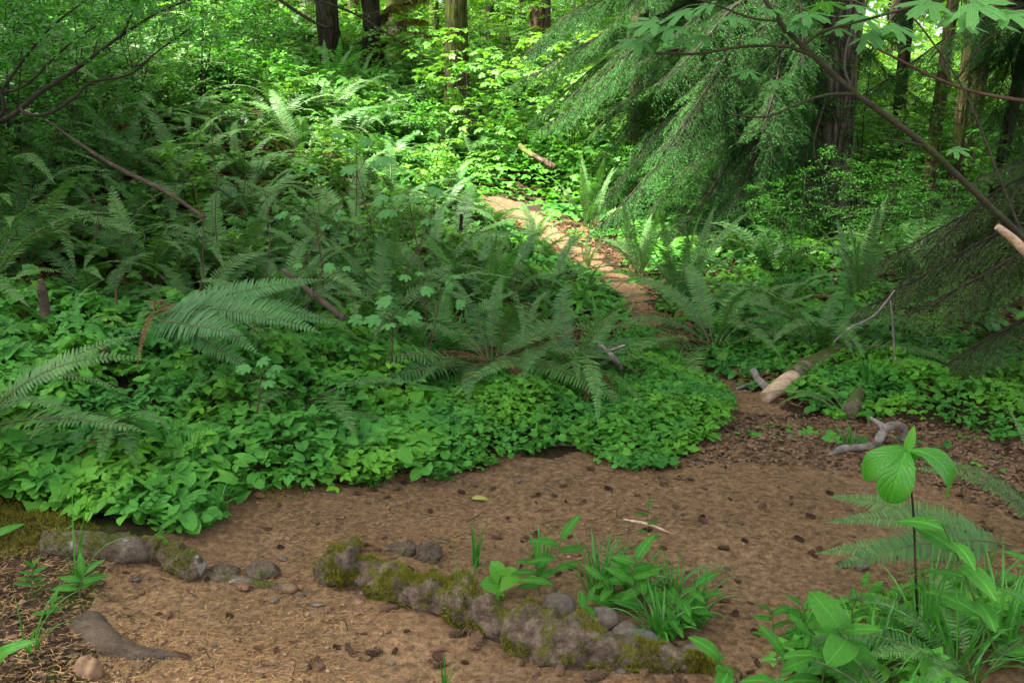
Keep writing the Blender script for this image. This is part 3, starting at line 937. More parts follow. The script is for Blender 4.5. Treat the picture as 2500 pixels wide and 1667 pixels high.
def broadleaf(label, pos, r0, h, bark, seed, lean=(0, 0), crowns=1, bank=None, limbs=(), bend=.15, cz=.8, csc=.75, lump=.09, group=None, flare=1.35, cat='tree'):
    t = thing('broadleaf_tree', label, cat, tuple(pos), 0, group)
    g, p, rad = trunk_geo(r0, h, lean, seed=seed, bend=bend, lump=lump, flare=flare)
    g.build('trunk', M[bark], t)
    r = random.Random(seed)
    for l in limbs:            # explicit limbs: list of (points, radius)
        pts = spline(l[0], 26)
        def fn(V, Nn): return l[1] * .55 * fbm(V * 9, seed + 3, 3)
        o = tube(pts, np.linspace(l[1], l[1] * .4, 26), 10, fn=fn).build('limb', M[bark], t)
        if len(l) > 2:
            mg = Geo(); q = np.random.default_rng(seed)
            n = 1500
            k = q.integers(0, 26, n)
            pp = pts[k] + nrm(q.normal(0, 1, (n, 3))) * l[1] * 1.0
            V = np.array([(0, -.006, 0), (0, .006, 0), (.07, 0, 0)])
            inst(mg, (V, np.array([(0, 1, 2)])), frames(q.normal(0, .6, (n, 3)) + [0, 0, -1.0], q.normal(0, 1, (n, 3))), pp, q.uniform(.5, 1.4, n))
            mg.build('moss', M['moss'], o)
    for i in range(crowns):
        z = h * (cz + (1.0 - cz) * i / max(1, crowns - 1))
        j = int(np.argmin(np.abs(p[:, 2] - z)))
        a = r.uniform(0, 6.28); d = r.uniform(.3, 1.8) * csc
        c = np.array([p[j, 0] + math.cos(a) * d, p[j, 1] + math.sin(a) * d, z + .4])
        jj = max(0, j - 4)
        tube(spline([p[jj], (p[jj] + c) / 2 + [0, 0, -.2], c], 8), np.linspace(rad[jj] * .5, .02, 8), 7).build('limb', M[bark], t)
        o = mobj('crown', r.choice(bank or CROWN), t, tuple(c))
        s = r.uniform(.8, 1.15) * csc
        o.scale = (s, s, s); o.rotation_euler = (0, 0, r.uniform(0, 6.28))
    return t

# trunks seen in the photograph: picture column, distance, radius, height
def mossylimb(pos, pixels, Y):
    return [P(px, py, yy) - pos for (px, py), yy in zip(pixels, Y)]
a = on(762, 15.5)
broadleaf('thick dark mossy trunk, leftmost of the group at the top of the slope', a, .165, 12, 'dark_bark', 1, (-.01, 0), lump=.16, bend=.1)
a = on(862, 16.0)
broadleaf('dark leaning trunk just right of the leftmost mossy trunk, with crooked mossy limbs', a, .15, 12, 'dark_bark', 2, (-.03, 0), lump=.14,
          limbs=[(mossylimb(a, [(868, 110), (900, 88), (950, 78), (1010, 92), (1060, 125)], [16, 15.9, 15.8, 15.6, 15.5]), .055, 1),
                 (mossylimb(a, [(865, 60), (900, 20), (950, 5), (1000, -15)], [16, 16.3, 16.5, 16.8]), .06, 1),
                 (mossylimb(a, [(905, 20), (930, 45), (975, 50)], [16.2, 16.2, 16.1]), .035, 1)])
a = on(912, 18.5)
broadleaf('tall mossy trunk behind the crooked limbs at the top of the slope', a, .20, 13, 'moss_bark', 3, (0, 0), lump=.12)
a = on(1048, 14.5)
broadleaf('single straight brown trunk with mossy foot standing above the bend of the path', a, .172, 12, 'moss_bark', 4, (.012, 0), lump=.07, bend=.05, flare=1.7)
a = on(1240, 18.5)
conifer('straight reddish brown trunk behind the left tips of the dark conifer', a, .20, 16, B_BLUE, (4.5, 8), 8, 'red_bark', 5)
a = on(700, 20)
broadleaf('slim pale leaning trunk far back, left of the mossy trunks', a, .13, 11, 'birch', 6, (.10, 0), bend=.05)
for i, (px, Y, r0, ln, lb) in enumerate([
        (1120, 24, .12, .02, 'thin dark trunk far back in the bright wood, right of the straight brown trunk'),
        (1165, 26, .15, -.01, 'second thin trunk far back, between brown trunk and reddish trunk'),
        (1198, 22, .10, .0, 'thin trunk beside the reddish brown trunk, far back'),
        (815, 27, .16, .0, 'grey trunk far back between the two dark mossy trunks'),
        (600, 26, .14, .03, 'thin trunk far back above the left slope'),
        (1000, 29, .14, -.02, 'thin pale trunk far back between the mossy limbs and the straight brown trunk')]):
    broadleaf(lb, on(px, Y), r0, 13, 'moss_bark' if i % 2 else 'dark_bark', 20 + i, (ln, 0), crowns=1, csc=.9)
# right-hand side trunks
a = on(1888, 10.6)
conifer('big straight fir trunk with furrowed bark, right of the dark drooping conifer', a, .215, 18, B_DARK, (4.6, 9), 14, 'fir_bark', 7, (.02, 0), L=(.9, 1.2))
a = on(1730, 11.0)
conifer('dark conifer with long drooping feathery boughs in the centre right', a, .085, 14, B_DARK, (.8, 4.6), 50, 'dark_bark', 8, (.015, 0), L=(.6, 1.05), pitch=(-14, 14), az=R(195), azs=R(80))
conifer('second dark drooping conifer, close behind the feathery one', on(1590, 12.0), .07, 12, B_DARK, (1.0, 5), 36, 'dark_bark', 9, (.0, 0), L=(.6, .95))
conifer('bluish fir with level boughs at the top, left of the dark conifer', on(1460, 14.5), .14, 13, B_BLUE, (2.2, 6), 30, 'red_bark', 10, L=(.8, 1.3))
conifer('slender conifer with dark stem in front of the bright wood', on(1765, 13.5), .06, 11, B_DARK, (1.8, 5), 20, 'dark_bark', 11, L=(.6, .9))
conifer('conifer with level dark boughs above the right side', on(2180, 12.5), .08, 12, B_DARK, (1.9, 5), 20, 'moss_bark', 12, L=(.6, 1.0), az=0, azs=R(100))
conifer('far right conifer standing at the picture edge', on(2400, 10.0), .12, 13, B_DARK, (1.4, 4.5), 22, 'fir_bark', 13, L=(.7, 1.0))
for i, (px, Y, r0, ln, lb) in enumerate([
        (2120, 11.8, .085, .03, 'slim mossy trunk right of the big fir trunk'),
        (2050, 15.0, .10, -.02, 'thin trunk in the gap behind the slim mossy trunk'),
        (2195, 13.2, .14, .05, 'crooked brown trunk in the bright gap at the right'),
        (2262, 12.0, .075, .12, 'slanting dark trunk at the right, leaning right'),
        (2300, 15.5, .12, .06, 'farther slanting trunk at the right picture edge'),
        (1640, 15.5, .14, -.03, 'dark trunk seen through the boughs of the centre conifer')]):
    broadleaf(lb, on(px, Y), r0, 10, 'moss_bark' if i % 2 == 0 else 'dark_bark', 40 + i, (ln, 0), crowns=1, csc=.7)
# near conifer just outside the right edge, its boughs hang into the picture
pc = on(2620, 5.0)
t = thing('conifer_tree', 'near conifer at the right edge with hanging olive brown boughs', 'conifer', tuple(pc))
g_, p_, r_ = trunk_geo(.13, 11, (.02, .0), seed=14)
g_.build('trunk', M['fir_bark'], t)
add_boughs(t, B_OLIVE, p_, (.55, 1.5), 14, L=(.45, .9), az=R(170), azs=R(70), pitch=(-12, 30))
add_boughs(t, B_OLIVE, p_, (1.0, 2.6), 10, L=(.7, 1.0), az=R(0), azs=R(80), pitch=(-25, 5))
add_boughs(t, B_DARK, p_, (4.2, 10), 26, L=(.8, 1.3))

# unseen canopy trees, added to shade the foreground, slope and back rise
for i, (x, y, ln, cs, lb) in enumerate([(-7.4, 4.6, .0, .95, 'left of the fern slope'), (-5.4, 2.5, .1, 1.25, 'nearest the clearing'), (-9.5, 14.5, .02, .85, 'beyond the huckleberries')]):
    pz = np.array([x, y, h1(x, y)])
    broadleaf('unseen canopy tree added for shade at the left, ' + lb, pz, .25, 13, 'moss_bark', 60 + i, (ln, 0), crowns=3, bank=CROWN_D, cz=.6, csc=cs, group='added shade trees round the clearing')

# ---------------------------------------------------------------- undergrowth behind: bright shrubs, huckleberries
SB = shrub_kinds(4, 500, M['twig'], M['bright'], h=2.4, r=1.1, nst=6, ntw=9, leaf=LEAF_FIVE, lsize=.17, lper=9, flat=.35)
SM = shrub_kinds(4, 510, M['twig'], M['mid'], h=1.3, r=.7, nst=6, ntw=8, leaf=LEAF_TRI, lsize=.11, lper=9, flat=.35, stem_r=.005)
SH = shrub_kinds(4, 520, M['twig'], M['huck'], h=2.0, r=1.0, nst=6, ntw=17, leaf=LEAF_SMALL, lsize=.034, lper=52, flat=.35, stem_r=.007, twl=.34)
SLB = shrub_kinds(3, 530, M['twig'], M['bright'], h=.75, r=.45, nst=7, ntw=6, leaf=LEAF_TRI, lsize=.10, lper=7, flat=.35, stem_r=.003)
srng = random.Random(9)
def pois(n, fx, fy, dmin, ok=None, tries=4000):
    pts = []
    for _ in range(tries):
        x, y = srng.uniform(*fx), srng.uniform(*fy)
        if ok and not ok(x, y): continue
        if all((x - a) ** 2 + (y - b) ** 2 > dmin ** 2 for a, b in pts):
            pts.append((x, y))
            if len(pts) >= n: break
    return pts
def inframe(x, y, m=.6):
    return abs(x) < y * .54 + m
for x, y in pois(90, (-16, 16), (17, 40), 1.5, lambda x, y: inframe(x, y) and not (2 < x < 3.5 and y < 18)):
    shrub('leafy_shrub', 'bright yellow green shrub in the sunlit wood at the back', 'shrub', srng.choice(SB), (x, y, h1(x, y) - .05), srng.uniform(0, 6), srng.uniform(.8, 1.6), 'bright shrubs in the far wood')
for x, y in pois(64, (-3.8, 2.6), (12.0, 19), .7, lambda x, y: not (abs(x - .2) < .6 and y < 13.2)):
    shrub('leafy_shrub', 'light green shrub on the rise behind the bend of the path', 'shrub', srng.choice(SM[:1] + SLB + SB[:2]), (x, y, h1(x, y) - .03), srng.uniform(0, 6), srng.uniform(.45, .9), 'light green shrubs behind the path bend')
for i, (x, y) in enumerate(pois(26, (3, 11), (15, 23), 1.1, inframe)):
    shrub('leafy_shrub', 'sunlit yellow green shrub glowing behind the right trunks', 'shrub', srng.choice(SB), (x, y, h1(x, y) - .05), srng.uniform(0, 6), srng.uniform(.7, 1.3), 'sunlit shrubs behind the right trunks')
for x, y in pois(34, (2.5, 10), (11.5, 19), 1.0, inframe):
    shrub('leafy_shrub', 'green shrub between the trunks on the right', 'shrub', srng.choice(SM + SB[:1]), (x, y, h1(x, y) - .03), srng.uniform(0, 6), srng.uniform(.7, 1.15), 'green shrubs between the right trunks')
# huckleberry shrubs on the left slope and behind the right ferns
for px, Y, s in [(40, 7.2, 1.0), (190, 8.6, 1.05), (330, 9.8, 1.0), (470, 11.2, 1.0), (560, 12.8, .95), (120, 10.5, 1.2), (290, 12.5, 1.2), (-60, 9.0, 1.2), (420, 14.5, 1.2), (600, 15.5, 1.0), (-150, 7, 1.1), (640, 13.8, .6), (230, 7.6, .55), (90, 6.6, .5)]:
    p = on(px, Y)
    shrub('huckleberry_shrub', 'small leaved huckleberry shrub at the top of the dark left slope', 'shrub', srng.choice(SH), p, srng.uniform(0, 6), s * .92, 'huckleberry shrubs on the left slope')
for px, Y, s, lb in [(1830, 8.6, .50, 'fine leaved huckleberry shrub in front of the big fir trunk'), (2010, 9.2, .62, 'fine leaved huckleberry shrub right of the big fir trunk'),
                     (1960, 10.6, 1.1, 'tall huckleberry shrub hiding the upper part of the big fir trunk'), (1560, 10.0, .45, 'low huckleberry shrub under the drooping conifer'),
                     (2120, 8.2, .5, 'low huckleberry shrub by the hanging olive boughs'), (1780, 7.4, .32, 'small huckleberry shrub among the right ferns')]:
    shrub('huckleberry_shrub', lb, 'shrub', srng.choice(SH), on(px, Y), srng.uniform(0, 6), s)

for x, y in pois(13, (-6, -.4), (6.2, 11.5), 1.0, lambda x, y: inframe(x, y, .2) and x < -.2 - max(0, 10 - y) * .06):
    shrub('leafy_shrub', 'light green leafy plant between the ferns of the left slope', 'shrub', srng.choice(SLB), (x, y, h1(x, y) + .1), srng.uniform(0, 6), srng.uniform(.5, .8), 'leafy plants between the slope ferns')
# far wood: one mass of foliage nobody could count, with the thin trunks standing in it
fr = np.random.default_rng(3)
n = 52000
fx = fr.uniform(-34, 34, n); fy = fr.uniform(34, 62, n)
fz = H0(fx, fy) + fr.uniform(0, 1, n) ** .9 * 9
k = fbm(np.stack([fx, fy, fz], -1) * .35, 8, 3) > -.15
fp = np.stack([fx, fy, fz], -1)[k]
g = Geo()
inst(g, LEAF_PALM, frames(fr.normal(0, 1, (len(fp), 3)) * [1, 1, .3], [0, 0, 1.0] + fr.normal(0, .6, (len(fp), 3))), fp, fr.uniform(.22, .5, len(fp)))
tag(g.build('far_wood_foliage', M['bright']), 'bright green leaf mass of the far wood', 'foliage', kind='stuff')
for i, (x, y) in enumerate(pois(22, (-22, 22), (27, 45), 2.4, inframe)):
    broadleaf('thin dark trunk deep in the far wood', (x, y, h1(x, y)), srng.uniform(.09, .2), 15, 'dark_bark', 80 + i, (srng.uniform(-.06, .06), 0), crowns=1, csc=1.1, group='thin trunks deep in the far wood')

# ---------------------------------------------------------------- ferns
used = []
def F(px, Y, size, mixd, n, label, az=None, spread=2 * math.pi, dead=3, name='sword_fern', minlen=.7, group=None, dz=0, roll=0):
    p = on(px, Y, dz)
    used.append((p[0], p[1]))
    return make_fern(p, size, mixd, n, label, group, az, spread, dead, name, minlen=minlen, roll=roll)
A3 = {'arch': 3, 'low': 1}
# the big pale fern at the left, its fronds lying out to the right
F(370, 4.75, .88, {'fpale': 3}, 9, 'large pale fern with broad fronds lying to the right above the leafy patch', az=R(-14), spread=R(75), dead=7, minlen=.85, dz=.34, roll=36)
F(-70, 3.75, .85, {'flat': 2, 'arch': 1}, 9, 'fern reaching in from the left picture edge over the leafy patch', az=R(-15), spread=R(140), dead=2, roll=22)
F(300, 3.9, .6, {'flat': 1}, 4, 'small fern with one frond hanging straight down into the leafy patch', az=R(-80), spread=R(60), dead=1, dz=.12)
F(700, 4.6, .70, {'low': 1, 'flat': 2}, 7, 'small fern with drooping fronds in the middle of the leafy patch', az=R(-65), spread=R(150), dead=1, dz=.08)
F(1130, 5.25, .98, {'arch': 2, 'low': 1, 'flat': 1}, 17, 'spreading fern in the centre with brown withered fronds below', dead=16, dz=.06)
F(1310, 5.2, .86, {'low': 2, 'arch': 1, 'flat': 1}, 15, 'fern with arching fronds beside the narrow path', dead=10, dz=.06)
F(1385, 5.7, .45, {'young': 1}, 9, 'upright light green fern standing beside the narrow path', dead=2)
F(1000, 5.5, .6, {'lady': 1}, 7, 'feathery light green lady fern left of the centre fern', dead=1, name='lady_fern')
F(1110, 6.6, .78, {'young': 1, 'up': 1}, 16, 'upright bright green fern with curled tips in the middle ground', dead=2)
F(900, 6.3, .95, {'arch': 2, 'up': 1}, 15, 'tall fern with ladder like upright fronds in the middle ground')
F(640, 5.6, .9, A3, 14, 'arching fern behind the large pale fern')
F(520, 6.6, .98, A3, 16, 'tall arching fern above the large pale fern')
F(760, 6.8, .9, A3, 15, 'arching fern between the two thin bare stems')
F(830, 7.9, .95, A3, 15, 'dark fern right of the leaning dead stick')
F(350, 6.3, .95, A3, 14, 'dark arching fern under the leaning dead stick')
F(230, 5.6, .85, {'arch': 1, 'low': 1}, 12, 'fern hanging over the dark hollow on the left')
F(60, 5.9, .95, A3, 14, 'fern at the left edge above the grey broken stake')
F(150, 4.9, .55, {'low': 1, 'arch': 1}, 9, 'loose small fern right behind the grey broken stake', dead=1)
F(1260, 7.4, .75, A3, 13, 'bushy fern where the narrow path disappears')
F(1000, 7.6, .95, A3, 15, 'dark fern behind the upright bright fern')
F(1170, 7.3, .75, A3, 12, 'dark fern between the upright bright fern and the path')
F(1230, 8.8, .7, A3, 12, 'fern left of the path where it bends')
F(1285, 8.6, .62, A3, 11, 'fern drooping over the path just above its narrow part')
F(1235, 9.5, .6, A3, 11, 'small fern hiding the middle of the far path')
F(1345, 7.7, .55, {'low': 1, 'arch': 1}, 10, 'low fern on the left edge of the narrow path, farther up')
F(1120, 9.6, .7, A3, 12, 'fern just below the visible end of the path')
F(1210, 6.0, .6, {'low': 1, 'arch': 1}, 10, 'low fern leaning toward the narrow path')
# right side
F(1560, 7.3, .95, {'arch': 2, 'up': 1}, 15, 'tall fern right of the narrow path under the dark conifer')
F(1640, 6.2, .95, {'low': 2, 'arch': 1, 'flat': 1}, 15, 'fern with blue green fronds hanging over the leaves right of the path')
F(1880, 5.9, .9, {'arch': 2, 'low': 1, 'flat': 1}, 14, 'fern beside the thin white branches on the right')
F(1765, 6.9, .8, A3, 13, 'fern in the middle of the right fern group')
F(1970, 7.2, .9, {'up': 1, 'arch': 1}, 12, 'upright fern behind the thin white branches')
F(1470, 8.6, .85, {'up': 1, 'arch': 1}, 13, 'fern at the foot of the dark conifer')
F(2110, 8.8, .95, A3, 13, 'fern in shade behind the hanging olive boughs')
F(1350, 10.6, .85, {'up': 2, 'arch': 1}, 13, 'tall narrow fern right of the far path bend')
F(1345, 8.9, .4, {'young': 1, 'low': 1}, 8, 'small yellowish fern on the mossy patch right of the path')
F(1940, 4.9, .45, {'low': 1}, 5, 'little fern leaning over the mossy log', az=R(150), spread=R(120), dead=0)
# bottom right corner ferns
F(2330, 2.95, .68, {'flat': 1}, 4, 'fern in the lower right corner with one long level frond pointing left', az=R(172), spread=R(45), dead=0, dz=.16, roll=-36)
F(2440, 3.25, .72, {'up': 1, 'arch': 1}, 6, 'fern at the right picture edge behind the corner plants', az=R(150), spread=R(120), dead=0)
F(2090, 2.2, .5, {'low': 1}, 6, 'dark blue green fern low among the corner plants', az=R(190), spread=R(200), dead=0)
F(2240, 2.45, .55, {'low': 1, 'arch': 1}, 7, 'second dark fern low among the corner plants, nearer the right edge', az=R(160), spread=R(220), dead=0)
# the fern slope on the left
for i, (px, Y) in enumerate([(1000, 13.2), (880, 13.6), (950, 15.2), (1120, 14.6), (1080, 12.6), (800, 14.6), (1150, 16.5), (1230, 15.2), (920, 12.4), (1010, 17)]):
    o = mobj('sword_fern', frng.choice(FARF), None, on(px, Y)); o.scale = (.8, .8, .8); o.rotation_euler = (0, 0, i)
    tag(o, 'fern in the bright dip behind the path', 'fern', 'distant ferns on the upper left slope')
def free(x, y, d):
    return all((x - a) ** 2 + (y - b) ** 2 > d * d for a, b in used) and not inside(np.array([x]), np.array([y]), PATH)[0] and edge_dist(np.array([x]), np.array([y]), PATH)[0] > .35
def slope_ok(x, y):
    return x < -.35 - max(0, 10 - y) * .06 and inframe(x, y, .5) and free(x, y, .42)
cnt = 0
for x, y in pois(110, (-9, 0), (5.0, 10.2), .50, slope_ok, 12000):
    if y < 5.6 and x > -1.6: continue
    make_fern((x, y, h1(x, y)), frng.uniform(.85, 1.18), {'arch': 5, 'low': 3, 'flat': 2}, 13, 'dark green sword fern massed on the shaded left slope', 'sword ferns on the left slope', dead=2)
    used.append((x, y)); cnt += 1
for x, y in pois(150, (-11, .2), (10, 19), .66, lambda x, y: x < -.8 - (y - 10) * .22 and inframe(x, y, .5) and free(x, y, .6)):
    o = mobj('sword_fern', frng.choice(FARF + FARU[:1]), None, (x, y, h1(x, y)))
    s = frng.uniform(.75, 1.1); o.scale = (s, s, s); o.rotation_euler = (0, 0, frng.uniform(0, 6.28))
    tag(o, 'distant sword fern near the top of the left slope', 'fern', 'distant ferns on the upper left slope')
for x, y in pois(40, (1.6, 8), (7.4, 16), .85, lambda x, y: x > .6 + .12 * y and inframe(x, y, .5) and free(x, y, .6)):
    o = mobj('sword_fern', frng.choice(FARF), None, (x, y, h1(x, y)))
    s = frng.uniform(.7, 1.05); o.scale = (s, s, s); o.rotation_euler = (0, 0, frng.uniform(0, 6.28))
    tag(o, 'dark fern standing in the shade between the right trunks', 'fern', 'ferns in the shade on the right')
# ---------------------------------------------------------------- ground cover (uncountable: stuff)
crng = np.random.default_rng(21)
def cover(name, label, poly, dens, kinds, h, mat, petiole=True, jitter=.08, tilt=.28, hn=1.0, edge_lo=.0, gapf=-.85, pscale=1.0, avoid=None, hfn=None):
    poly = np.asarray(poly)
    x0, y0 = poly.min(0); x1, y1 = poly.max(0)
    n = int((x1 - x0) * (y1 - y0) * dens)
    x = crng.uniform(x0, x1, n); y = crng.uniform(y0, y1, n)
    q = np.stack([x, y], -1)
    jx = noise(q * 3.3, 41) * jitter; jy = noise(q * 3.3, 42) * jitter
    k = inside(x + jx, y + jy, poly) & (fbm(q * 2.2, 43, 3) > gapf) & inframe_arr(x, y)
    if avoid is not None: k &= ~inside(x, y, avoid)
    x, y, q = x[k], y[k], q[k]
    n = len(x)
    ed = edge_dist(x, y, poly)
    hh = (h[0] + (h[1] - h[0]) * crng.uniform(0, 1, n) ** .7) * (.72 + .32 * noise(q * 1.7, 44) + .30 * noise(q * 5, 46)) * (edge_lo + (1 - edge_lo) * np.clip(ed / .35, .0, 1))
    if hfn is not None: hh = hh * hfn(x, y)
    z = H(x, y)
    T = np.stack([x + crng.normal(0, .02, n), y + crng.normal(0, .02, n) - .03, z + hh], -1)
    g = Geo()
    pick = crng.choice(len(kinds), n, p=np.array([w for *_, w in kinds]) / sum(w for *_, w in kinds))
    up = np.stack([crng.normal(0, tilt, n), crng.normal(-.32, tilt, n), np.ones(n)], -1)
    a = crng.uniform(0, 6.283, n)
    fwd = np.stack([np.cos(a), np.sin(a), crng.normal(-.12, .18, n)], -1)
    for i, (leaf, s0, s1, w) in enumerate(kinds):
        m = pick == i
        S = crng.uniform(s0, s1, m.sum()) * (1 + .42 * noise(q[m] * 1.9, 45))
        inst(g, leaf, frames(fwd[m], up[m]), T[m], S)
    if petiole:
        V = np.array([(0, -.0011, 0), (0, .0011, 0), (1, .0009, 0), (1, -.0009, 0)]) * [1, pscale, 1]
        base = np.stack([x, y + .02, z], -1)
        d = T - base
        L = np.linalg.norm(d, axis=-1)
        inst(g, (V, np.array([(0, 1, 2, 3)])), frames(d, np.tile([0, -1.0, .2], (n, 1))), base, np.stack([L, np.ones(n), np.ones(n)], -1), 1)
    o = g.build(name, [mat, M['petiole']])
    tag(o, label, 'ground cover', kind='stuff')
    return n
def inframe_arr(x, y, m=.35):
    return (np.abs(x) < y * .54 + m)

CA = project([(-300, 650), (0, 690), (300, 700), (420, 760), (620, 720), (760, 740), (900, 800), (1000, 850), (1020, 1078), (900, 1100), (760, 1120), (620, 1124), (508, 1148), (478, 1200), (440, 1235), (330, 1238), (150, 1175), (0, 1120), (-300, 1060)])
CB = project([(980, 830), (1100, 850), (1350, 850), (1430, 760), (1480, 745), (1545, 808), (1652, 878), (1680, 970), (1570, 1045), (1420, 1068), (1300, 1030), (1190, 1060), (1000, 1085)])
CC = project([(1500, 690), (1600, 700), (2000, 760), (2352, 800), (2700, 860), (2700, 1000), (2352, 1005), (2200, 985), (2100, 975), (1950, 952), (1820, 925), (1700, 872), (1600, 790), (1530, 740)])
CD = project([(1250, 470), (1560, 490), (1640, 640), (1500, 680), (1430, 612), (1340, 556), (1262, 505)])
CE = project([(850, 430), (900, 300), (1500, 320), (1560, 480), (1240, 468), (1225, 448), (1090, 440), (1060, 470)])
n1 = cover('leaf_cover', 'broad heart shaped green leaves covering the left bank beside the path', CA, 2700,
      [(LEAF_HEART, .034, .070, 4), (LEAF_ROUND, .026, .046, 2), (LEAF_CLOVER, .034, .056, 3), (LEAF_TRI, .06, .10, 1.2), (LEAF_OVAL, .05, .08, .8)], (.05, .27), M['cover'], edge_lo=.35)
n2 = cover('clover_cover', 'small rounded bright green leaves covering the patch in the path fork', CB, 4300,
      [(LEAF_ROUND, .018, .036, 3), (LEAF_CLOVER, .026, .046, 3), (LEAF_HEART, .022, .042, 1.5)], (.03, .14), M['cover'], edge_lo=.45, gapf=-3, jitter=.05)
n3 = cover('shade_cover', 'low rounded leaves under the logs right of the path', CC, 2200,
      [(LEAF_ROUND, .022, .044, 3), (LEAF_CLOVER, .03, .05, 2), (LEAF_HEART, .03, .05, 1)], (.03, .12), M['cover'], edge_lo=.5, gapf=-.6, jitter=.16)
n4 = cover('moss_cover', 'low yellow green leaves on the mossy ground right of the far path', CD, 600,
      [(LEAF_CLOVER, .045, .08, 1), (LEAF_ROUND, .04, .07, 1)], (.02, .09), M['cover'], petiole=False, gapf=-.35)
n5 = cover('bright_cover', 'bright green low leaves round the far path bend', CE, 230,
      [(LEAF_TRI, .08, .14, 1), (LEAF_ROUND, .06, .10, 1)], (.04, .3), M['mid'], petiole=False, gapf=-3)
CE2 = np.array([(-4, 11.5), (2.8, 11.5), (5, 22), (-6, 22)])
cover('rise_cover', 'green low leaves covering the rise behind the path', CE2, 95, [(LEAF_TRI, .12, .2, 1), (LEAF_FIVE, .14, .22, 1)], (.05, .5), M['mid'], petiole=False, gapf=-3, avoid=PATH)
cover('mixed_cover', 'larger lobed leaves standing above the heart shaped leaves of the left bank', CA, 55, [(LEAF_FIVE, .08, .13, 1), (LEAF_PALM, .05, .08, 1)], (.16, .32), M['solomon'])
cover('dead_leaf_cover', 'few brown dead leaves caught in the leafy bank', CA, 22, [(LEAF_OVAL, .04, .08, 1)], (.08, .22), M['fern_dead'], petiole=False)
CF = project([(1000, 600), (1150, 515), (1235, 565), (1310, 605), (1370, 645), (1420, 695), (1450, 745), (1330, 765), (1150, 690)])
cover('trailside_cover', 'low bright green leaves along the left edge of the narrow path', CF, 900, [(LEAF_TRI, .06, .09, 1), (LEAF_ROUND, .035, .055, 2)], (.04, .2), M['cover'], petiole=False, edge_lo=.3)
SL = np.array([(-9, 4.4), (-1.3, 5.0), (-.2, 6.0), (.3, 8.5), (-.3, 11), (-1, 15), (-9, 17)])
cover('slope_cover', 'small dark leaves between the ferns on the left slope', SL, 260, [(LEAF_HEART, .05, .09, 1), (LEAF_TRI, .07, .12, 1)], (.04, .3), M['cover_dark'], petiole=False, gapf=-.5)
SR = np.array([(1.2, 5.8), (5.5, 5.2), (8, 12), (6, 17), (2.2, 15), (1.2, 9.5)])
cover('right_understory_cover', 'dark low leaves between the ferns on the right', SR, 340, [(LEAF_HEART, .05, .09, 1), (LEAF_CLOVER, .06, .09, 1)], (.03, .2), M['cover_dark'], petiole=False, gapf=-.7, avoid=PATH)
print('cover', n1, n2, n3, n4, n5)

# mixed corner foliage lower right, and sparse sprigs on the dirt
CR = project([(1850, 1420), (1960, 1340), (2100, 1330), (2352, 1300), (2600, 1300), (2600, 1800), (1700, 1800), (1780, 1560)])
cover('corner_cover', 'mixed small green leaves filling the lower right corner', CR, 1500,
      [(LEAF_OVAL, .04, .08, 3), (LEAF_HEART, .03, .055, 2), (LEAF_TRI, .05, .085, 1.5)], (.03, .18), M['cover'], edge_lo=.3, gapf=-.15)
EDGE = project([(1000, 1052), (1300, 1000), (1560, 1015), (1700, 960), (2300, 975), (2352, 1100), (2000, 1010), (1700, 1010), (1560, 1050), (1300, 1050), (1000, 1090)])
cover('edge_sprigs', 'scattered low leaves along the path edge', EDGE, 110, [(LEAF_ROUND, .03, .05, 1), (LEAF_CLOVER, .035, .055, 1)], (.01, .05), M['cover'], gapf=0)

# moss patches: short fibres
def mossy(name, label, poly, dens, parent=None):
    poly = np.asarray(poly)
    x0, y0 = poly.min(0); x1, y1 = poly.max(0)
    n = int((x1 - x0) * (y1 - y0) * dens)
    x = crng.uniform(x0, x1, n); y = crng.uniform(y0, y1, n)
    q = np.stack([x, y], -1)
    k = inside(x + noise(q * 7, 51) * .07, y + noise(q * 7, 52) * .07, poly) & (fbm(q * 5, 53, 3) > -.35)
    x, y = x[k], y[k]; n = len(x)
    g = Geo()
    V = np.array([(0, -.0022, 0), (0, .0022, 0), (.015, 0, 0)])
    d = np.stack([crng.normal(0, .9, n), crng.normal(0, .9, n), np.ones(n)], -1)
    inst(g, (V, np.array([(0, 1, 2)])), frames(d, crng.normal(0, 1, (n, 3))), np.stack([x, y, H(x, y) - .002], -1), crng.uniform(.5, 1.4, n))
    tag(g.build(name, M['moss']), label, 'moss', kind='stuff')
mossy('moss_bank', 'yellow green moss on the bank at the left edge', project([(-200, 1090), (0, 1118), (150, 1178), (270, 1232), (210, 1262), (60, 1262), (-200, 1250)]), 50000)
mossy('moss_patch', 'moss along the edge between leaves and path', project([(470, 1140), (640, 1098), (900, 1068), (990, 1052), (960, 1088), (760, 1112), (560, 1160), (470, 1250), (400, 1250), (440, 1200)]), 14000)
mossy('moss_carpet', 'moss on the flat ground right of the far path', CD, 2200)

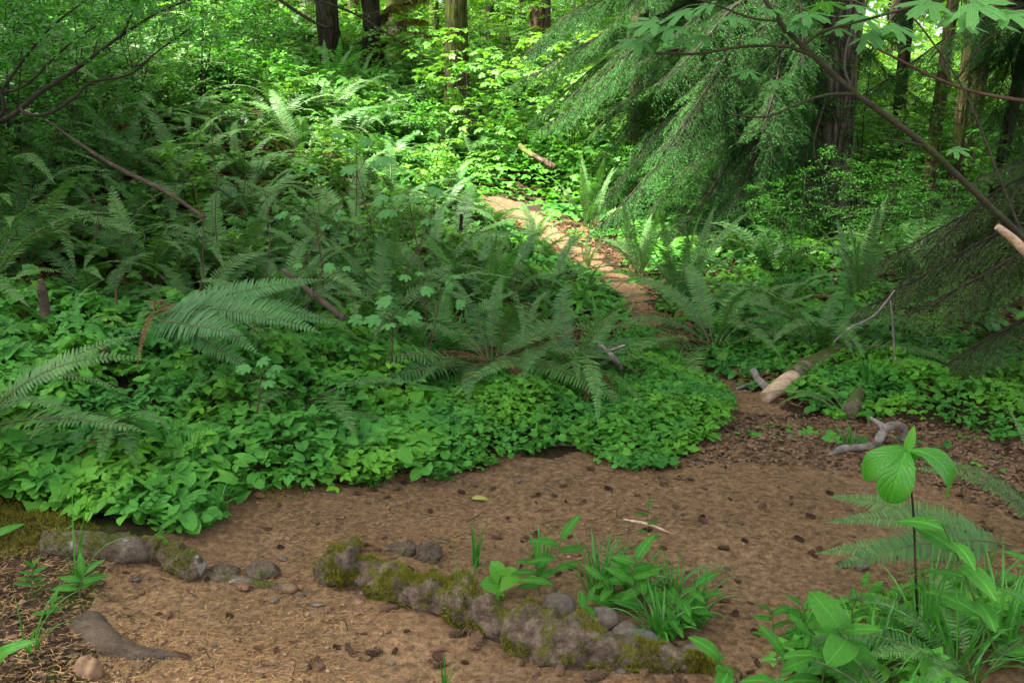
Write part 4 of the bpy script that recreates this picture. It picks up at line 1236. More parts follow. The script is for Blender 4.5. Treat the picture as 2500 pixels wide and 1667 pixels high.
# ---------------------------------------------------------------- litter on the path: needles, chips, small stones (uncountable)
def litter(name, label, n, V, Fc, mat, ylo, yhi, size, flat=.25, power=1.0, poly=None, lift=.003, nopath=False):
    y = ylo + (yhi - ylo) * crng.uniform(0, 1, n) ** power
    x = crng.uniform(-1, 1, n) * (y * .54 + .25)
    k = inside(x, y, PATH if poly is None else poly)
    if poly is None: k &= crng.uniform(0, 1, n) < .45 + .9 * fbm(np.stack([x, y], -1) * 1.4, 77, 3)
    if nopath: k &= ~inside(x, y, PATH)
    x, y = x[k], y[k]; n = len(x)
    a = crng.uniform(0, 6.283, n)
    fwd = np.stack([np.cos(a), np.sin(a), crng.normal(0, flat * .5, n)], -1)
    up = np.stack([crng.normal(0, flat, n), crng.normal(0, flat, n), np.ones(n)], -1)
    g = Geo()
    inst(g, (V, Fc), frames(fwd, up), np.stack([x, y, H(x, y) + lift + np.abs(crng.normal(0, .003, n))], -1), crng.uniform(size[0], size[1], n))
    tag(g.build(name, mat), label, 'litter', kind='stuff')
PBOX = project([(-300, 1250), (400, 1260), (330, 1700), (-300, 1700)])
ALLP = np.array([(-3, 1.2), (4.5, 1.2), (4.5, 5.2), (-3, 5.2)])
NV = np.array([(-.5, -.030, 0), (.5, -.022, 0), (.5, .022, .0), (-.5, .030, 0), (0, 0, .05)]); NF = np.array([(0, 1, 4), (1, 2, 4), (2, 3, 4), (3, 0, 4)])
litter('needle_litter', 'fallen brown conifer needles strewn over the path', 120000, NV, NF, M['litter'], 1.9, 4.6, (.012, .030), .3, 1.2)
litter('bank_needle_litter', 'fallen needles on the bank at the lower left', 30000, NV, NF, M['litter'], 1.9, 3.6, (.012, .028), .3, 1.0, poly=PBOX)
CV = np.array([(-.5, -.25, 0), (.1, -.38, .04), (.5, -.1, 0), (.35, .3, .02), (-.3, .33, .05)]); CF = np.array([(0, 1, 2), (0, 2, 3), (0, 3, 4)])
litter('bark_chips', 'small bark chips and cone scales strewn over the path', 11000, CV, CF, M['chips'], 1.9, 7.5, (.006, .019), .35, 1.2)
litter('bank_bark_chips', 'bark chips on the bank at the lower left', 7000, CV, CF, M['chips'], 1.9, 3.6, (.01, .024), .35, 1.0, poly=PBOX)
# round crumbs
PV, PF = None, None
def ico():
    t = (1 + 5 ** .5) / 2
    v = nrm(np.array([(-1, t, 0), (1, t, 0), (-1, -t, 0), (1, -t, 0), (0, -1, t), (0, 1, t), (0, -1, -t), (0, 1, -t), (t, 0, -1), (t, 0, 1), (-t, 0, -1), (-t, 0, 1)], dtype=float))
    f = np.array([(0, 11, 5), (0, 5, 1), (0, 1, 7), (0, 7, 10), (0, 10, 11), (1, 5, 9), (5, 11, 4), (11, 10, 2), (10, 7, 6), (7, 1, 8), (3, 9, 4), (3, 4, 2), (3, 2, 6), (3, 6, 8), (3, 8, 9), (4, 9, 5), (2, 4, 11), (6, 2, 10), (8, 6, 7), (9, 8, 1)])
    return v, f
iv, if_ = ico()
litter('crumbs', 'small stones and crumbs of earth on the path', 5500, iv * [.5, .34, .22], if_, M['pebble'], 1.9, 8.5, (.006, .022), .3, 1.1)
# denser fallen debris along the right edge of the clearing
DR = project([(1400, 1040), (1700, 940), (1950, 950), (2352, 990), (2500, 1150), (2352, 1180), (2100, 1090), (1900, 1060), (1700, 1060), (1400, 1080)])
litter('edge_debris', 'dense dark debris of chips and cone scales at the right edge of the clearing', 30000, CV, CF, M['chips'], 3.4, 6.0, (.012, .035), .5, 1.0, poly=DR)
litter('edge_crumbs', 'crumbs and cone pieces at the right edge of the clearing', 9000, iv * [.5, .3, .24], if_, M['pebble'], 3.4, 6.0, (.008, .03), .3, 1.0, poly=DR)
TV = np.array([(-.5, -.022, 0), (.1, .03, .0), (.5, .1, 0), (.5, .13, .0), (.1, .065, .02), (-.5, .012, .02)]); TF = np.array([(0, 1, 4, 5), (1, 2, 3, 4)])
litter('twig_litter', 'little broken twigs strewn over the path', 1500, TV, TF, M['twig'], 1.9, 6.5, (.02, .10), .2, 1.0, lift=.006)

BR = project([(820, 740), (1100, 720), (1440, 740), (1440, 830), (1330, 870), (1100, 870), (880, 850)])
litter('dead_frond_litter', 'brown scraps of dead fronds under the centre ferns', 26000, CV * [1.6, .5, 1], CF, M['fern_dead'], 4.6, 6.6, (.02, .05), .7, 1.0, poly=BR, lift=.03)
litter('slope_litter', 'brown scraps of dead fronds on the fern slopes', 30000, CV * [1.6, .5, 1], CF, M['fern_dead'], 5, 11, (.02, .06), .7, 1.0, poly=np.array([(-6, 5), (5, 5), (7, 11), (-7, 11)]), lift=.02, nopath=True)
# ---------------------------------------------------------------- icosphere-based stones
def sphere(sub=3):
    v, f = iv.copy(), if_.copy()
    for _ in range(sub):
        vs = list(map(tuple, v)); cache = {}; nf = []
        def mid(a, b):
            k = (min(a, b), max(a, b))
            if k not in cache:
                m = (np.array(vs[a]) + np.array(vs[b])) / 2
                vs.append(tuple(m / np.linalg.norm(m))); cache[k] = len(vs) - 1
            return cache[k]
        for a, b, c in f:
            ab, bc, ca = mid(a, b), mid(b, c), mid(c, a)
            nf += [(a, ab, ca), (b, bc, ab), (c, ca, bc), (ab, bc, ca)]
        v, f = np.array(vs), np.array(nf)
    return v, f
S3 = sphere(3)
def stone(label, px, py, size, mat, seed, sink=.25, rough=.18, name='stone', group=None, rz=0, cat='stone', bend=None):
    p = G(px, py)
    v, f = S3
    d = fbm(v * 1.3 + seed * 7.1, seed, 4)
    V = v * (1 + rough * d)[:, None] * np.array(size) * .5
    if bend: V[:, 2] -= bend * np.exp(-((V[:, 0] - size[0] * .05) / (size[0] * .12)) ** 2) * (V[:, 1] < size[1] * .3)
    o = Geo().add(V, f).build(name, M[mat])
    o.location = (p[0], p[1], p[2] + size[2] * (.5 - sink)); o.rotation_euler = (0, 0, rz)
    return tag(o, label, cat, group)
stone('smooth tan stone lying on the path, left of the mossy root', 664, 1362, (.062, .045, .036), 'rock_tan', 1, .15, .08)
stone('dark brown stone next to the smooth tan stone', 560, 1358, (.048, .036, .026), 'cone', 2, .2, .2)
stone('round brown stone with a crease at the lower left corner', 205, 1552, (.076, .066, .085), 'rock_tan', 3, .32, .15, bend=.012)
stone('pinkish flat stone beside the root end', 820, 1385, (.045, .026, .018), 'rock_tan', 4, .3, .12)
stone('flat grey stone left of the root end', 728, 1395, (.045, .028, .012), 'rock_grey', 5, .3, .12)
stone('dark grey stone set in the end of the mossy root', 1478, 1508, (.125, .10, .10), 'rock_dark', 6, .3, .12)
stone('second dark stone at the foot of the mossy root', 1345, 1520, (.095, .08, .08), 'rock_dark', 7, .35, .12)
stone('rounded dark stone on top of the mossy root', 1283, 1435, (.105, .09, .11), 'rock_grey', 8, .05, .10)
stone('half buried lump beside the grass tufts', 1385, 1440, (.10, .085, .085), 'rock_grey', 9, .25, .15)
stone('low lump between root and grass tufts', 1440, 1462, (.09, .08, .05), 'rock_grey', 10, .3, .15)
stone('half buried pale lump at the end of the left root', 512, 1318, (.115, .085, .05), 'root_bare', 11, .45, .15)
stone('second half buried pale lump in the dirt, nearer the tan stone', 600, 1322, (.12, .09, .075), 'root_bare', 12, .4, .18)
stone('pale lump above the root end on the path', 925, 1268, (.115, .07, .055), 'root_bare', 13, .4, .16)
stone('twin pale lump right beside it on the path, with a knobbly top', 985, 1285, (.09, .08, .09), 'root_bare', 14, .3, .22)
stone('grey brown stone on the far side of the path', 1388, 1330, (.05, .04, .03), 'rock_grey', 15, .2, .15)
stone('small angular stone in the middle of the right path', 1978, 1308, (.055, .045, .035), 'rock_grey', 16, .2, .2)
stone('low stone at the end of the root near the corner plants', 1590, 1500, (.08, .06, .04), 'rock_grey', 17, .3, .15)
srn = random.Random(33)
for i in range(70):
    px, py = srn.uniform(250, 2300), 1070 + 480 * srn.random() ** 1.0
    if px > 1800 and py > 1300: continue
    s = srn.uniform(.018, .042)
    stone('small stone lying loose on the needle covered path', px, py, (s, s * srn.uniform(.6, .9), s * srn.uniform(.35, .6)), srn.choice(['rock_tan', 'rock_grey', 'rock_grey']), 100 + i, .3, .15,
          group='small loose stones on the path', rz=srn.uniform(0, 3))

# ---------------------------------------------------------------- roots
def root(label, pix, nb, mat, seed, sink=.35, k=40, n=110, lumps=(), name='tree_root', mossn=0, amp=.16, parent=None, fz=None):
    pts = []
    for px, py, r in pix:
        p = G(px, py); pts.append([p[0], p[1], p[2] + r * (1 - 2 * sink)])
    base = np.array(pts[0])
    pp = spline(np.array(pts), n)
    rr = np.interp(np.linspace(0, 1, n), np.linspace(0, 1, len(pix)), [r for *_, r in pix])
    tt = np.linspace(0, 1, n)
    for u, w, a in lumps:
        rr = rr + a * np.exp(-((tt - u) / w) ** 2)
    bumps = []
    qb = np.random.default_rng(seed + 50)
    for _ in range(nb or 0):
        i_ = int(qb.integers(3, n - 3)); a_ = qb.uniform(-.3, math.pi + .3)
        tg = nrm(pp[min(i_ + 1, n - 1)] - pp[i_ - 1]); sdv = nrm(np.cross([0, 0, 1], tg))
        nd = sdv * math.cos(a_) + np.array([0, 0, 1]) * math.sin(a_)
        bumps.append((pp[i_] + nd * rr[i_], rr[i_] * qb.uniform(.30, .62), rr[i_] * qb.uniform(.22, .50)))
    def fn(V, Nn):
        f = fbm(V * 7, seed, 4) * amp * rr[:, None] + fbm(V * 34, seed + 5, 3) * .11 * rr[:, None]
        for c_, s_, a_ in bumps:
            f = f + a_ * np.exp(-(((V - c_) ** 2).sum(-1)) / s_ ** 2)
        f = f - rr[:, None] * .10 * (1 - np.abs(noise(V * 20, seed + 9))) ** 6
        return f
    g = tube(pp - base, rr, k, fn=lambda V, Nn: fn(V + base, Nn))
    o = g.build(name, M[mat], parent)
    o.location = base
    tag(o, label, 'root')
    if mossn:
        q = np.random.default_rng(seed)
        V = np.concatenate(g.v)[:n * k]
        nn = V.reshape(n, k, 3) - (pp - base)[:, None]
        nn = nrm(nn).reshape(-1, 3)
        w = (fbm((V + base) * 15, seed + 20, 3) > .10) & (nn[:, 2] > -.3)
        idx = np.where(w)[0]
        if len(idx):
            c = q.choice(idx, mossn)
            j = q.choice([-1, 1, -k, k], mossn)
            c2 = np.clip(c + j, 0, len(V) - 1)
            f = q.uniform(0, 1, (mossn, 1))
            pos = V[c] * (1 - f) + V[c2] * f
            g2 = Geo()
            B = np.array([(0, -.0022, 0), (0, .0022, 0), (.011, 0, 0)])
            inst(g2, (B, np.array([(0, 1, 2)])), frames(nn[c] + q.normal(0, .6, (mossn, 3)), q.normal(0, 1, (mossn, 3))), pos - nn[c] * .002, q.uniform(.4, 1.4, mossn))
            tag(g2.build('moss', M['moss'], o), kind='stuff')
    return o
root('long knobbly root with moss crossing the path in the foreground', [(745, 1335, .040), (800, 1334, .058), (880, 1352, .054), (950, 1380, .056), (1030, 1406, .062), (1110, 1444, .058), (1180, 1468, .060), (1260, 1494, .070), (1370, 1516, .058), (1480, 1526, .044), (1600, 1535, .028), (1700, 1565, .02)],
     44, 'root', 3, .24, 64, 300, [(.06, .02, .018), (.13, .03, .010), (.22, .035, .018), (.31, .03, .012), (.40, .03, .016), (.48, .025, .010), (.585, .035, .020), (.70, .04, .012)], mossn=26000, amp=.2)
root('stub of root standing up at the left end of the mossy root', [(735, 1345, .03), (762, 1330, .048), (792, 1300, .046), (815, 1262, .030)], 5, 'root', 4, .15, 30, 50, amp=.2, mossn=600)
root('grey brown root running out of the left bank and ending in a pale knob', [(110, 1262, .04), (200, 1272, .046), (290, 1280, .045), (360, 1286, .043), (400, 1303, .036), (438, 1322, .044), (468, 1328, .026)], 14, 'root_bare', 5, .25, 40, 120, [(.90, .05, .012)], mossn=2500, amp=.18)
root('half buried thin root between the two lumps and the root end', [(450, 1325, .02), (530, 1335, .022), (640, 1350, .018), (700, 1372, .01)], None, 'root_bare', 8, .6, 20, 60)
# weathered wedge of wood in the bank
root('weathered grey wedge of wood sloping out of the lower left bank', [(195, 1440, .055), (250, 1490, .055), (320, 1510, .035), (400, 1515, .016), (450, 1522, .006)], None, 'old_wood', 6, .62, 26, 60, amp=.08, name='wood_wedge', mossn=0)['category'] = 'wood'

# ---------------------------------------------------------------- logs and fallen branches
def log(label, pix, mat, seed, name='log', cat='log', k=24, n=60, amp=.12, ground=True, cap=True, split=None, mossn=0):
    pts = []
    for p in pix:
        px, py, r = p[:3]
        if len(p) > 3: q = P(px, py, p[3])
        else:
            q = G(px, py); q[2] += r * .8
        pts.append(q)
    base = pts[0].copy()
    pp = spline(np.array(pts) - base, n)
    rr = np.interp(np.linspace(0, 1, n), np.linspace(0, 1, len(pix)), [p[2] for p in pix])
    t = thing(name, label, cat, tuple(base))
    def fn(V, Nn): return fbm(V * 6 + seed, seed, 4) * amp * rr[:, None]
    if split:
        kk = int(split * n)
        tube(pp[:kk + 1], rr[:kk + 1], k, fn=lambda V, N_: fbm(V * 6 + seed, seed, 4) * amp * rr[:kk + 1, None]).build('bare_wood', M['log_bare'], t)
        tube(pp[kk - 2:], rr[kk - 2:] * 1.16, k, fn=lambda V, N_: fbm(V * 9 + seed, seed + 1, 4) * amp * 1.6 * rr[kk - 2:, None]).build('bark', M[mat], t)
    else:
        tube(pp, rr, k, fn=fn, cap=cap).build('wood', M[mat], t)
    return t
log('broken mossy log with a bare pale end pointing at the path', [(1755, 925, .035), (1800, 900, .052), (1850, 868, .050), (1900, 840, .048), (1980, 800, .045), (2060, 770, .04)], 'log_bark', 31, split=.30)
log('short pale branch stub leaning beside the broken log', [(1768, 905, .022), (1745, 875, .021, 5.35), (1728, 848, .018, 5.4)], 'birch', 32, name='branch_stub', cat='branch', k=12, n=20)
log('small light branch fork lying left of the broken log', [(1690, 898, .007), (1720, 890, .012), (1740, 888, .008)], 'birch', 33, name='branch', cat='branch', k=8, n=16)
log('short log piece with splintered brown end among the leaves', [(1950, 962, .038), (1962, 935, .036), (1976, 900, .032)], 'log_bark', 34, k=16, n=30)
t = log('twisted lichen covered branch lying at the right edge of the clearing', [(1905, 1048, .016), (1940, 1040, .021), (1985, 1035, .020), (2010, 1030, .022), (2020, 1005, .024, 4.45), (2035, 985, .020, 4.55)], 'birch', 35, name='fallen_branch', cat='branch', k=14, n=60, amp=.3)
tube(spline([P(2030, 985, 4.5) - np.array(t.location), P(2060, 975, 4.5) - np.array(t.location), P(2078, 990, 4.5) - np.array(t.location), P(2070, 1012, 4.48) - np.array(t.location)], 24), np.linspace(.022, .016, 24), 12).build('side_branch', M['birch'], t)
tube(spline([P(2035, 985, 4.55) - np.array(t.location), P(2010, 972, 4.6) - np.array(t.location), P(2100, 990, 4.7) - np.array(t.location), P(2110, 1015, 4.6) - np.array(t.location)][0:1] + [P(2015, 970, 4.6) - np.array(t.location), P(2000, 960, 4.65) - np.array(t.location)], 14), np.linspace(.018, .008, 14), 10).build('side_branch', M['birch'], t)
t = log('grey forked dead branch in front of the centre ferns', [(1432, 862, .014), (1415, 830, .015, 5.0), (1395, 805, .013, 5.0), (1375, 790, .010, 5.0)], 'birch', 36, name='fallen_branch', cat='branch', k=10, n=30)
tube(np.array([P(1395, 805, 5.0), P(1420, 797, 5.0), P(1436, 792, 5.0)]) - np.array(t.location), [.008, .006, .004], 8).build('side_branch', M['birch'], t)
t = log('thin white forked branch standing among the right ferns', [(1915, 785, .006, 5.4), (1950, 755, .007, 5.4), (2000, 730, .008, 5.4), (2030, 700, .007, 5.4), (2055, 665, .004, 5.4)], 'birch', 37, name='dead_branch', cat='branch', k=8, n=30)
t2 = log('second thin white branch hanging down on the right', [(2045, 690, .004, 5.3), (2050, 730, .006, 5.3), (2052, 770, .006, 5.3), (2056, 830, .005, 5.3)], 'birch', 38, name='dead_branch', cat='branch', k=8, n=30)
log('long grey dead stick leaning down the left slope', [(105, 275, .007, 6.6), (190, 335, .010, 6.4), (270, 385, .013, 6.2), (380, 440, .013, 6.0), (470, 500, .012, 5.8)], 'old_wood', 39, name='dead_stick', cat='stick', k=10, n=40, amp=.08)
log('grey dead stick lying under the ferns, pointing at the leafy patch', [(650, 620, .013, 5.6), (700, 660, .016, 5.4), (750, 700, .017, 5.2), (790, 732, .015, 5.05)], 'old_wood', 40, name='dead_stick', cat='stick', k=10, n=40, amp=.08)
log('grey weathered broken stake standing at the left', [(104, 725, .022, 4.25), (100, 690, .022, 4.25), (96, 665, .021, 4.25), (93, 642, .012, 4.25)], 'old_wood', 41, name='broken_stake', cat='stake', k=9, n=30, amp=.35)
log('short brown stub standing right of the grey stake', [(268, 700, .006, 4.4), (266, 655, .005, 4.4)], 'stem_red', 42, name='snapped_sapling', cat='sapling', k=7, n=10)
log('dark snapped stem behind the centre ferns', [(1058, 530, .014, 7.2), (1060, 492, .012, 7.2)], 'dark_bark', 43, name='snapped_sapling', cat='sapling', k=7, n=10)
log('pale splintered branch end at the right edge below the maple branch', [(2290, 520, .012, 3.6), (2330, 552, .016, 3.6), (2380, 600, .018, 3.6), (2480, 690, .019, 4.1), (2590, 720, .022, 4.9)], 'log_bare', 44, name='broken_branch', cat='branch', k=8, n=20)
log('fallen bark strip, pale and flaky, lying on the path behind the grass', [(1432, 1196, .004), (1490, 1212, .007), (1548, 1230, .003)], 'log_bare', 45, name='bark_strip', cat='bark', k=8, n=30, amp=.5)
for i, (a, b, c) in enumerate([((1210, 965), (1240, 955), (1262, 945)), ((1275, 985), (1300, 990), (1318, 1000)), ((1255, 1025), (1290, 1030), (1330, 1028))]):
    log(['thin white twig lying on the leaves in the path fork', 'second short white twig on the leaves nearer the path', 'thin white twig at the edge of the path below the leaves'][i],
        [(a[0], a[1], .004), (b[0], b[1] - 5, .008), (c[0], c[1], .004)], 'birch', 46 + i, name='twig', cat='twig', k=7, n=14)
for i, (px0, py0, px1, py1, Y) in enumerate([(495, 620, 480, 225, 6.3), (610, 650, 612, 440, 5.2), (690, 620, 870, 330, 5.4), (545, 560, 555, 270, 7.6), (925, 640, 1000, 440, 5.5), (460, 690, 455, 395, 5.0), (1000, 380, 1010, 240, 9.0), (215, 560, 225, 430, 5.6)]):
    a, b = P(px0, py0, Y), P(px1, py1, Y)
    m = (a + b) / 2 + np.array([.03, 0, .02])
    t = thing('bare_sapling', ['dark thin bare stem standing among the upper left ferns', 'thin pale stem rising behind the large pale fern', 'long thin reddish cane leaning right behind the large pale fern',
                            'short dark bare stem next to the upper left one', 'brown stem carrying the pale lobed leaves', 'brown bare stem left of the large pale fern', 'thin stem before the straight brown trunk', 'thin grey stem over the dark hollow'][i], 'sapling', tuple(a))
    pp = spline(np.array([a, m, b]) - a, 16)
    pp = pp + np.cumsum(np.random.default_rng(i).normal(0, .004, (16, 3)), 0)
    tube(pp, np.linspace(.004, .002, 16), 6).build('stem', M['stem_red'] if i != 1 else M['root_bare'], t)

# ---------------------------------------------------------------- cones
def cone_mesh(seed, open_):
    q = np.random.default_rng(seed)
    g = Geo()
    v, f = sphere(2) if False else S3
    prof = .17 * (1 if open_ else 1.0)
    V = v * np.array([.48, .12, .12])
    V[:, 1:] *= (1 - .25 * V[:, :1])
    g.add(V, f)
    n = 66 if open_ else 80
    i = np.arange(n)
    x = -.46 + .92 * (i + .5) / n
    r = .165 * np.sqrt(np.clip(1 - (x / .52) ** 2, .03, 1)) * (1 - .25 * x)
    a = i * 2.39996
    nv = np.stack([np.zeros(n), np.cos(a), np.sin(a)], -1)
    pos = np.stack([x, nv[:, 1] * r * .8, nv[:, 2] * r * .8], -1)
    fw = np.stack([np.full(n, .55 if open_ else 1.0), nv[:, 1] * (1.3 if open_ else .6), nv[:, 2] * (1.3 if open_ else .6)], -1) + q.normal(0, .1, (n, 3))
    B = np.array([(0, -.05, 0), (.10, -.065, .012), (.15, 0, .0), (.10, .065, .012), (0, .05, 0)])
    T = np.array([(0, 1, 2), (0, 2, 4), (2, 3, 4)])
    inst(g, (B, T), frames(fw, nv), pos, q.uniform(.85, 1.15, n) * (1.15 if open_ else 1))
    return g
CM = [cone_mesh(i, i % 2 == 0).mesh('pine_cone', M['cone'], smooth=False) for i in range(4)]
CMT = [cone_mesh(i + 9, i % 2 == 0).mesh('pine_cone', M['cone_tan'], smooth=False) for i in range(3)]
cr = random.Random(12)
def cone(px, py, L, label, tan=False, rz=None, group=None):
    p = G(px, py)
    o = mobj('pine_cone', cr.choice(CMT if tan else CM), None, (p[0], p[1], p[2] + L * .13))
    o.scale = (L, L * cr.uniform(.95, 1.3), L * cr.uniform(.9, 1.2))
    o.rotation_euler = (cr.uniform(0, 6), R(cr.uniform(-12, 12)), cr.uniform(0, 6.28) if rz is None else rz)
    return tag(o, label, 'cone', group)
for px, py, L, lb, tn, rz in [
        (888, 1398, .062, 'light brown cone in front of the left part of the mossy root', 1, .3), (755, 1402, .045, 'small round dark cone in front of the root end', 0, 1.5),
        (1048, 1462, .055, 'reddish cone lying in front of the middle of the root', 1, .2), (1092, 1480, .075, 'large scaly cone by the foot of the root', 1, 1.3),
        (1085, 1455, .06, 'pale broken cone on top of the large scaly one', 1, 0), (855, 1500, .05, 'dark cone lying alone in the dirt lower left of the root', 0, .2),
        (800, 1492, .035, 'small dark cone left of the lone cone', 0, 2), (735, 1530, .035, 'round dark cone near the bottom edge', 0, 1.6), (1005, 1495, .05, 'dark flat cone left of the large scaly cone', 0, .3),
        (1365, 1555, .080, 'long light brown cone at the foot of the dark stones', 1, .6), (1285, 1545, .045, 'small cone left of the long light brown cone', 1, 1.4),
        (1478, 1545, .055, 'smooth closed cone right of the long light brown cone', 1, 1.5), (1570, 1590, .080, 'open dark cone at the bottom edge under the last dark stone', 0, 2.2),
        (1555, 1610, .07, 'pale cone next to the open dark cone at the bottom edge', 1, 2.3), (1640, 1530, .05, 'dark open cone at the end of the root', 0, 1.0), (1675, 1580, .07, 'cone by the corner plants at the bottom edge', 1, .3),
        (1430, 1385, .04, 'cone lying under the grass tufts', 1, .5)]:
    cone(px, py + 6, L, lb, tn, rz)
k = 0
while k < 232:
    px, py = cr.uniform(150, 2352), 950 + 610 * cr.random() ** 1.15
    if py < 1060 and not (px > 1560): continue
    if px < 1000 and cr.random() < .45: continue
    if px > 1850 and py > 1330: continue
    if px < 480 and py < 1240: continue
    d = ray(px, py)
    p = EYE + d * (1.6 / -d[2])
    if not inside(np.array([p[0]]), np.array([p[1]]), PATH)[0] and px > 450: continue
    cone(px, py, cr.uniform(.020, .046), *(('little pale brown cone lying on the needle covered path', True) if cr.random() < .28 else ('little dark brown cone lying on the needle covered path', False)), group='little cones strewn over the path')
    k += 1

# ---------------------------------------------------------------- fallen leaf bits
def flat_leaf(label, px, py, size, mat, rz):
    p = G(px, py)
    o = Geo().add(LEAF_OVAL[0] * size, LEAF_OVAL[1]).build('fallen_leaf', mat)
    o.location = (p[0], p[1], p[2] + .012); o.rotation_euler = (.1, -.1, rz)
    tag(o, label, 'leaf')
yl = leafmat('yellow_leaf', (.35, .36, .10), (.45, .42, .12), trans=.2)
flat_leaf('pale yellow fallen leaf in the middle of the path', 1085, 1152, .075, yl, .1)
flat_leaf('pale dry leaf on the path left of centre', 850, 1165, .06, M['fern_dead'], 2.0)
flat_leaf('pale dry leaf left of the lone stalk of leaves', 790, 1200, .05, M['litter'], 2.6)
# ---------------------------------------------------------------- grass tufts
grng = np.random.default_rng(61)
def blade_mesh(n, h, spread, w=.0035, bend=.6, seed=0):
    q = np.random.default_rng(seed)
    g = Geo()
    S = 7
    for i in range(n):
        a = q.uniform(0, 6.283); L = h * q.uniform(.55, 1.1)
        b0 = q.uniform(0, spread) * np.array([math.cos(a), math.sin(a), 0])
        lean = q.uniform(.05, bend)
        a2 = a + q.normal(0, .6)
        t = np.linspace(0, 1, S)
        el = math.pi / 2 - lean * .6 - t ** 1.6 * lean * 2.4
        d = np.stack([np.cos(el) * math.cos(a2), np.cos(el) * math.sin(a2), np.sin(el)], -1)
        p = b0 + np.concatenate([[[0, 0, 0]], np.cumsum(d[1:], 0)]) * L / (S - 1)
        sd = np.array([-math.sin(a2), math.cos(a2), 0]) ; tw = q.normal(0, .5)
        sd = sd * math.cos(tw) + np.array([0, 0, math.sin(tw)])
        ww = w * q.uniform(.7, 1.5) * (1 - t ** 2.2) + .0003
        nv = np.cross(d, sd)
        V = np.stack([p - sd * ww[:, None] + nv * .0008, p - nv * ww[:, None] * .35, p + sd * ww[:, None] + nv * .0008], 1).reshape(-1, 3)
        k = np.arange(S - 1)[:, None] * 3
        Fq = np.concatenate([np.stack([k + 0, k + 1, k + 4, k + 3], -1), np.stack([k + 1, k + 2, k + 5, k + 4], -1)]).reshape(-1, 4)
        g.add(V, Fq)
    return g
def tuft(px, py, n, h, label, spread=.05, bend=.6, w=.0035, seed=0):
    p = G(px, py)
    t = thing('grass_tuft', label, 'grass', tuple(p))
    per = max(1, n // 1)
    g = blade_mesh(n, h, spread, w, bend, seed)
    g.build('blades', M['grass'], t)
for i, a in enumerate([(1380, 1365, 40, .25, 'tall grass tuft left of the middle behind the mossy root', .06, .55),
        (1450, 1372, 30, .21, 'grass tuft in the middle of the clump behind the mossy root', .06, .6),
        (1545, 1372, 26, .20, 'grass tuft leaning right at the right end of the clump', .06, .8),
        (1520, 1470, 44, .18, 'short dense dark grass tuft at the foot of the clump, lowest', .05, .7),
        (1590, 1440, 26, .20, 'thin grass tuft trailing right of the clump', .05, .9),
        (1240, 1345, 14, .22, 'few dark grass blades left of the leafy stems', .02, .4),
        (1090, 1305, 9, .17, 'upright lone grass blades behind the middle of the root', .02, .2),
        (1062, 1412, 3, .30, 'pair of long arching grass blades over the middle of the root', .01, .6),
        (182, 1350, 6, .36, 'tall thin grass blades in front of the left root', .01, .5),
        (500, 1190, 30, .16, 'fine arching grass tuft at the edge of the leaf patch', .04, .8),
        (860, 1112, 26, .14, 'small grass tuft at the path edge by the moss', .05, .7),
        (440, 1110, 14, .34, 'tall grass blades rising out of the left leaf patch', .03, .35),
        (1420, 955, 22, .22, 'grass blades in the leafy patch of the path fork', .08, .5),
        (1625, 960, 26, .14, 'grass tuft at the tip of the leafy patch', .05, .6),
        (1990, 890, 26, .26, 'grass blades behind the short log piece', .08, .5),
        (1955, 1030, 16, .14, 'grass tuft beside the twisted branch', .04, .5),
        (1540, 850, 18, .16, 'grass tuft on the edge of the narrow path', .05, .7),
        (2120, 1500, 34, .36, 'long arching grass in the lower right corner, left tuft', .05, .8),
        (2200, 1560, 40, .38, 'long arching grass in the lower right corner, middle tuft', .06, .8),
        (2300, 1500, 24, .36, 'long grass in the lower right corner, right tuft', .05, .5),
        (1985, 1560, 22, .30, 'thin grass blades among the oval leaves at the bottom', .05, .9),
        (1832, 1480, 7, .20, 'few grass blades left of the oval leaved plants', .01, .35),
        (2260, 1420, 26, .34, 'grass behind the oval leaved stem at the right', .06, .8),
        (1020, 1590, 5, .10, 'tiny grass sprig at the bottom edge', .01, .3),
        (60, 1500, 8, .2, 'grass blades at the lower left edge', .03, .8)]):
    tuft(*a[:5], spread=a[5], bend=a[6], seed=700 + i, w=.0045 if a[3] > .4 else .0036)

# ---------------------------------------------------------------- stalks with oval leaves
def leafmesh(base, name, mat, sub=False):
    return Geo().add(base[0], base[1]).mesh(name, mat)
LM = {'sol': leafmesh(LEAF_SOL, 'leaf', M['solomon']), 'solw': leafmesh(LEAF_SOLW, 'leaf', M['solomon']), 'droop': None, 'maple': None, 'heart': leafmesh(LEAF_HEART, 'leaf', M['cover']), 'oval': leafmesh(LEAF_OVAL, 'leaf', M['cover']), 'palm': None}
mg = Geo(); mg.add(MV, MT); mg.f.append(MQ); mg.m.append(np.zeros(len(MQ)))
LM['maple'] = mg.mesh('leaf', M['maple'])
MV2 = MV.copy(); _r = np.linalg.norm(MV2[:, :2], axis=-1); _k = np.where(_r > 1e-6, (.42 * np.where(np.arange(len(MV2)) > len(MV2) // 2, 1, .5) + .58 * _r) / np.maximum(_r, 1e-6), 1); MV2[1:, :2] *= _k[1:, None]
mg = Geo(); mg.add(MV2, MT); mg.f.append(MQ); mg.m.append(np.zeros(len(MQ)))
LM['thimble'] = mg.mesh('leaf', M['pale'])
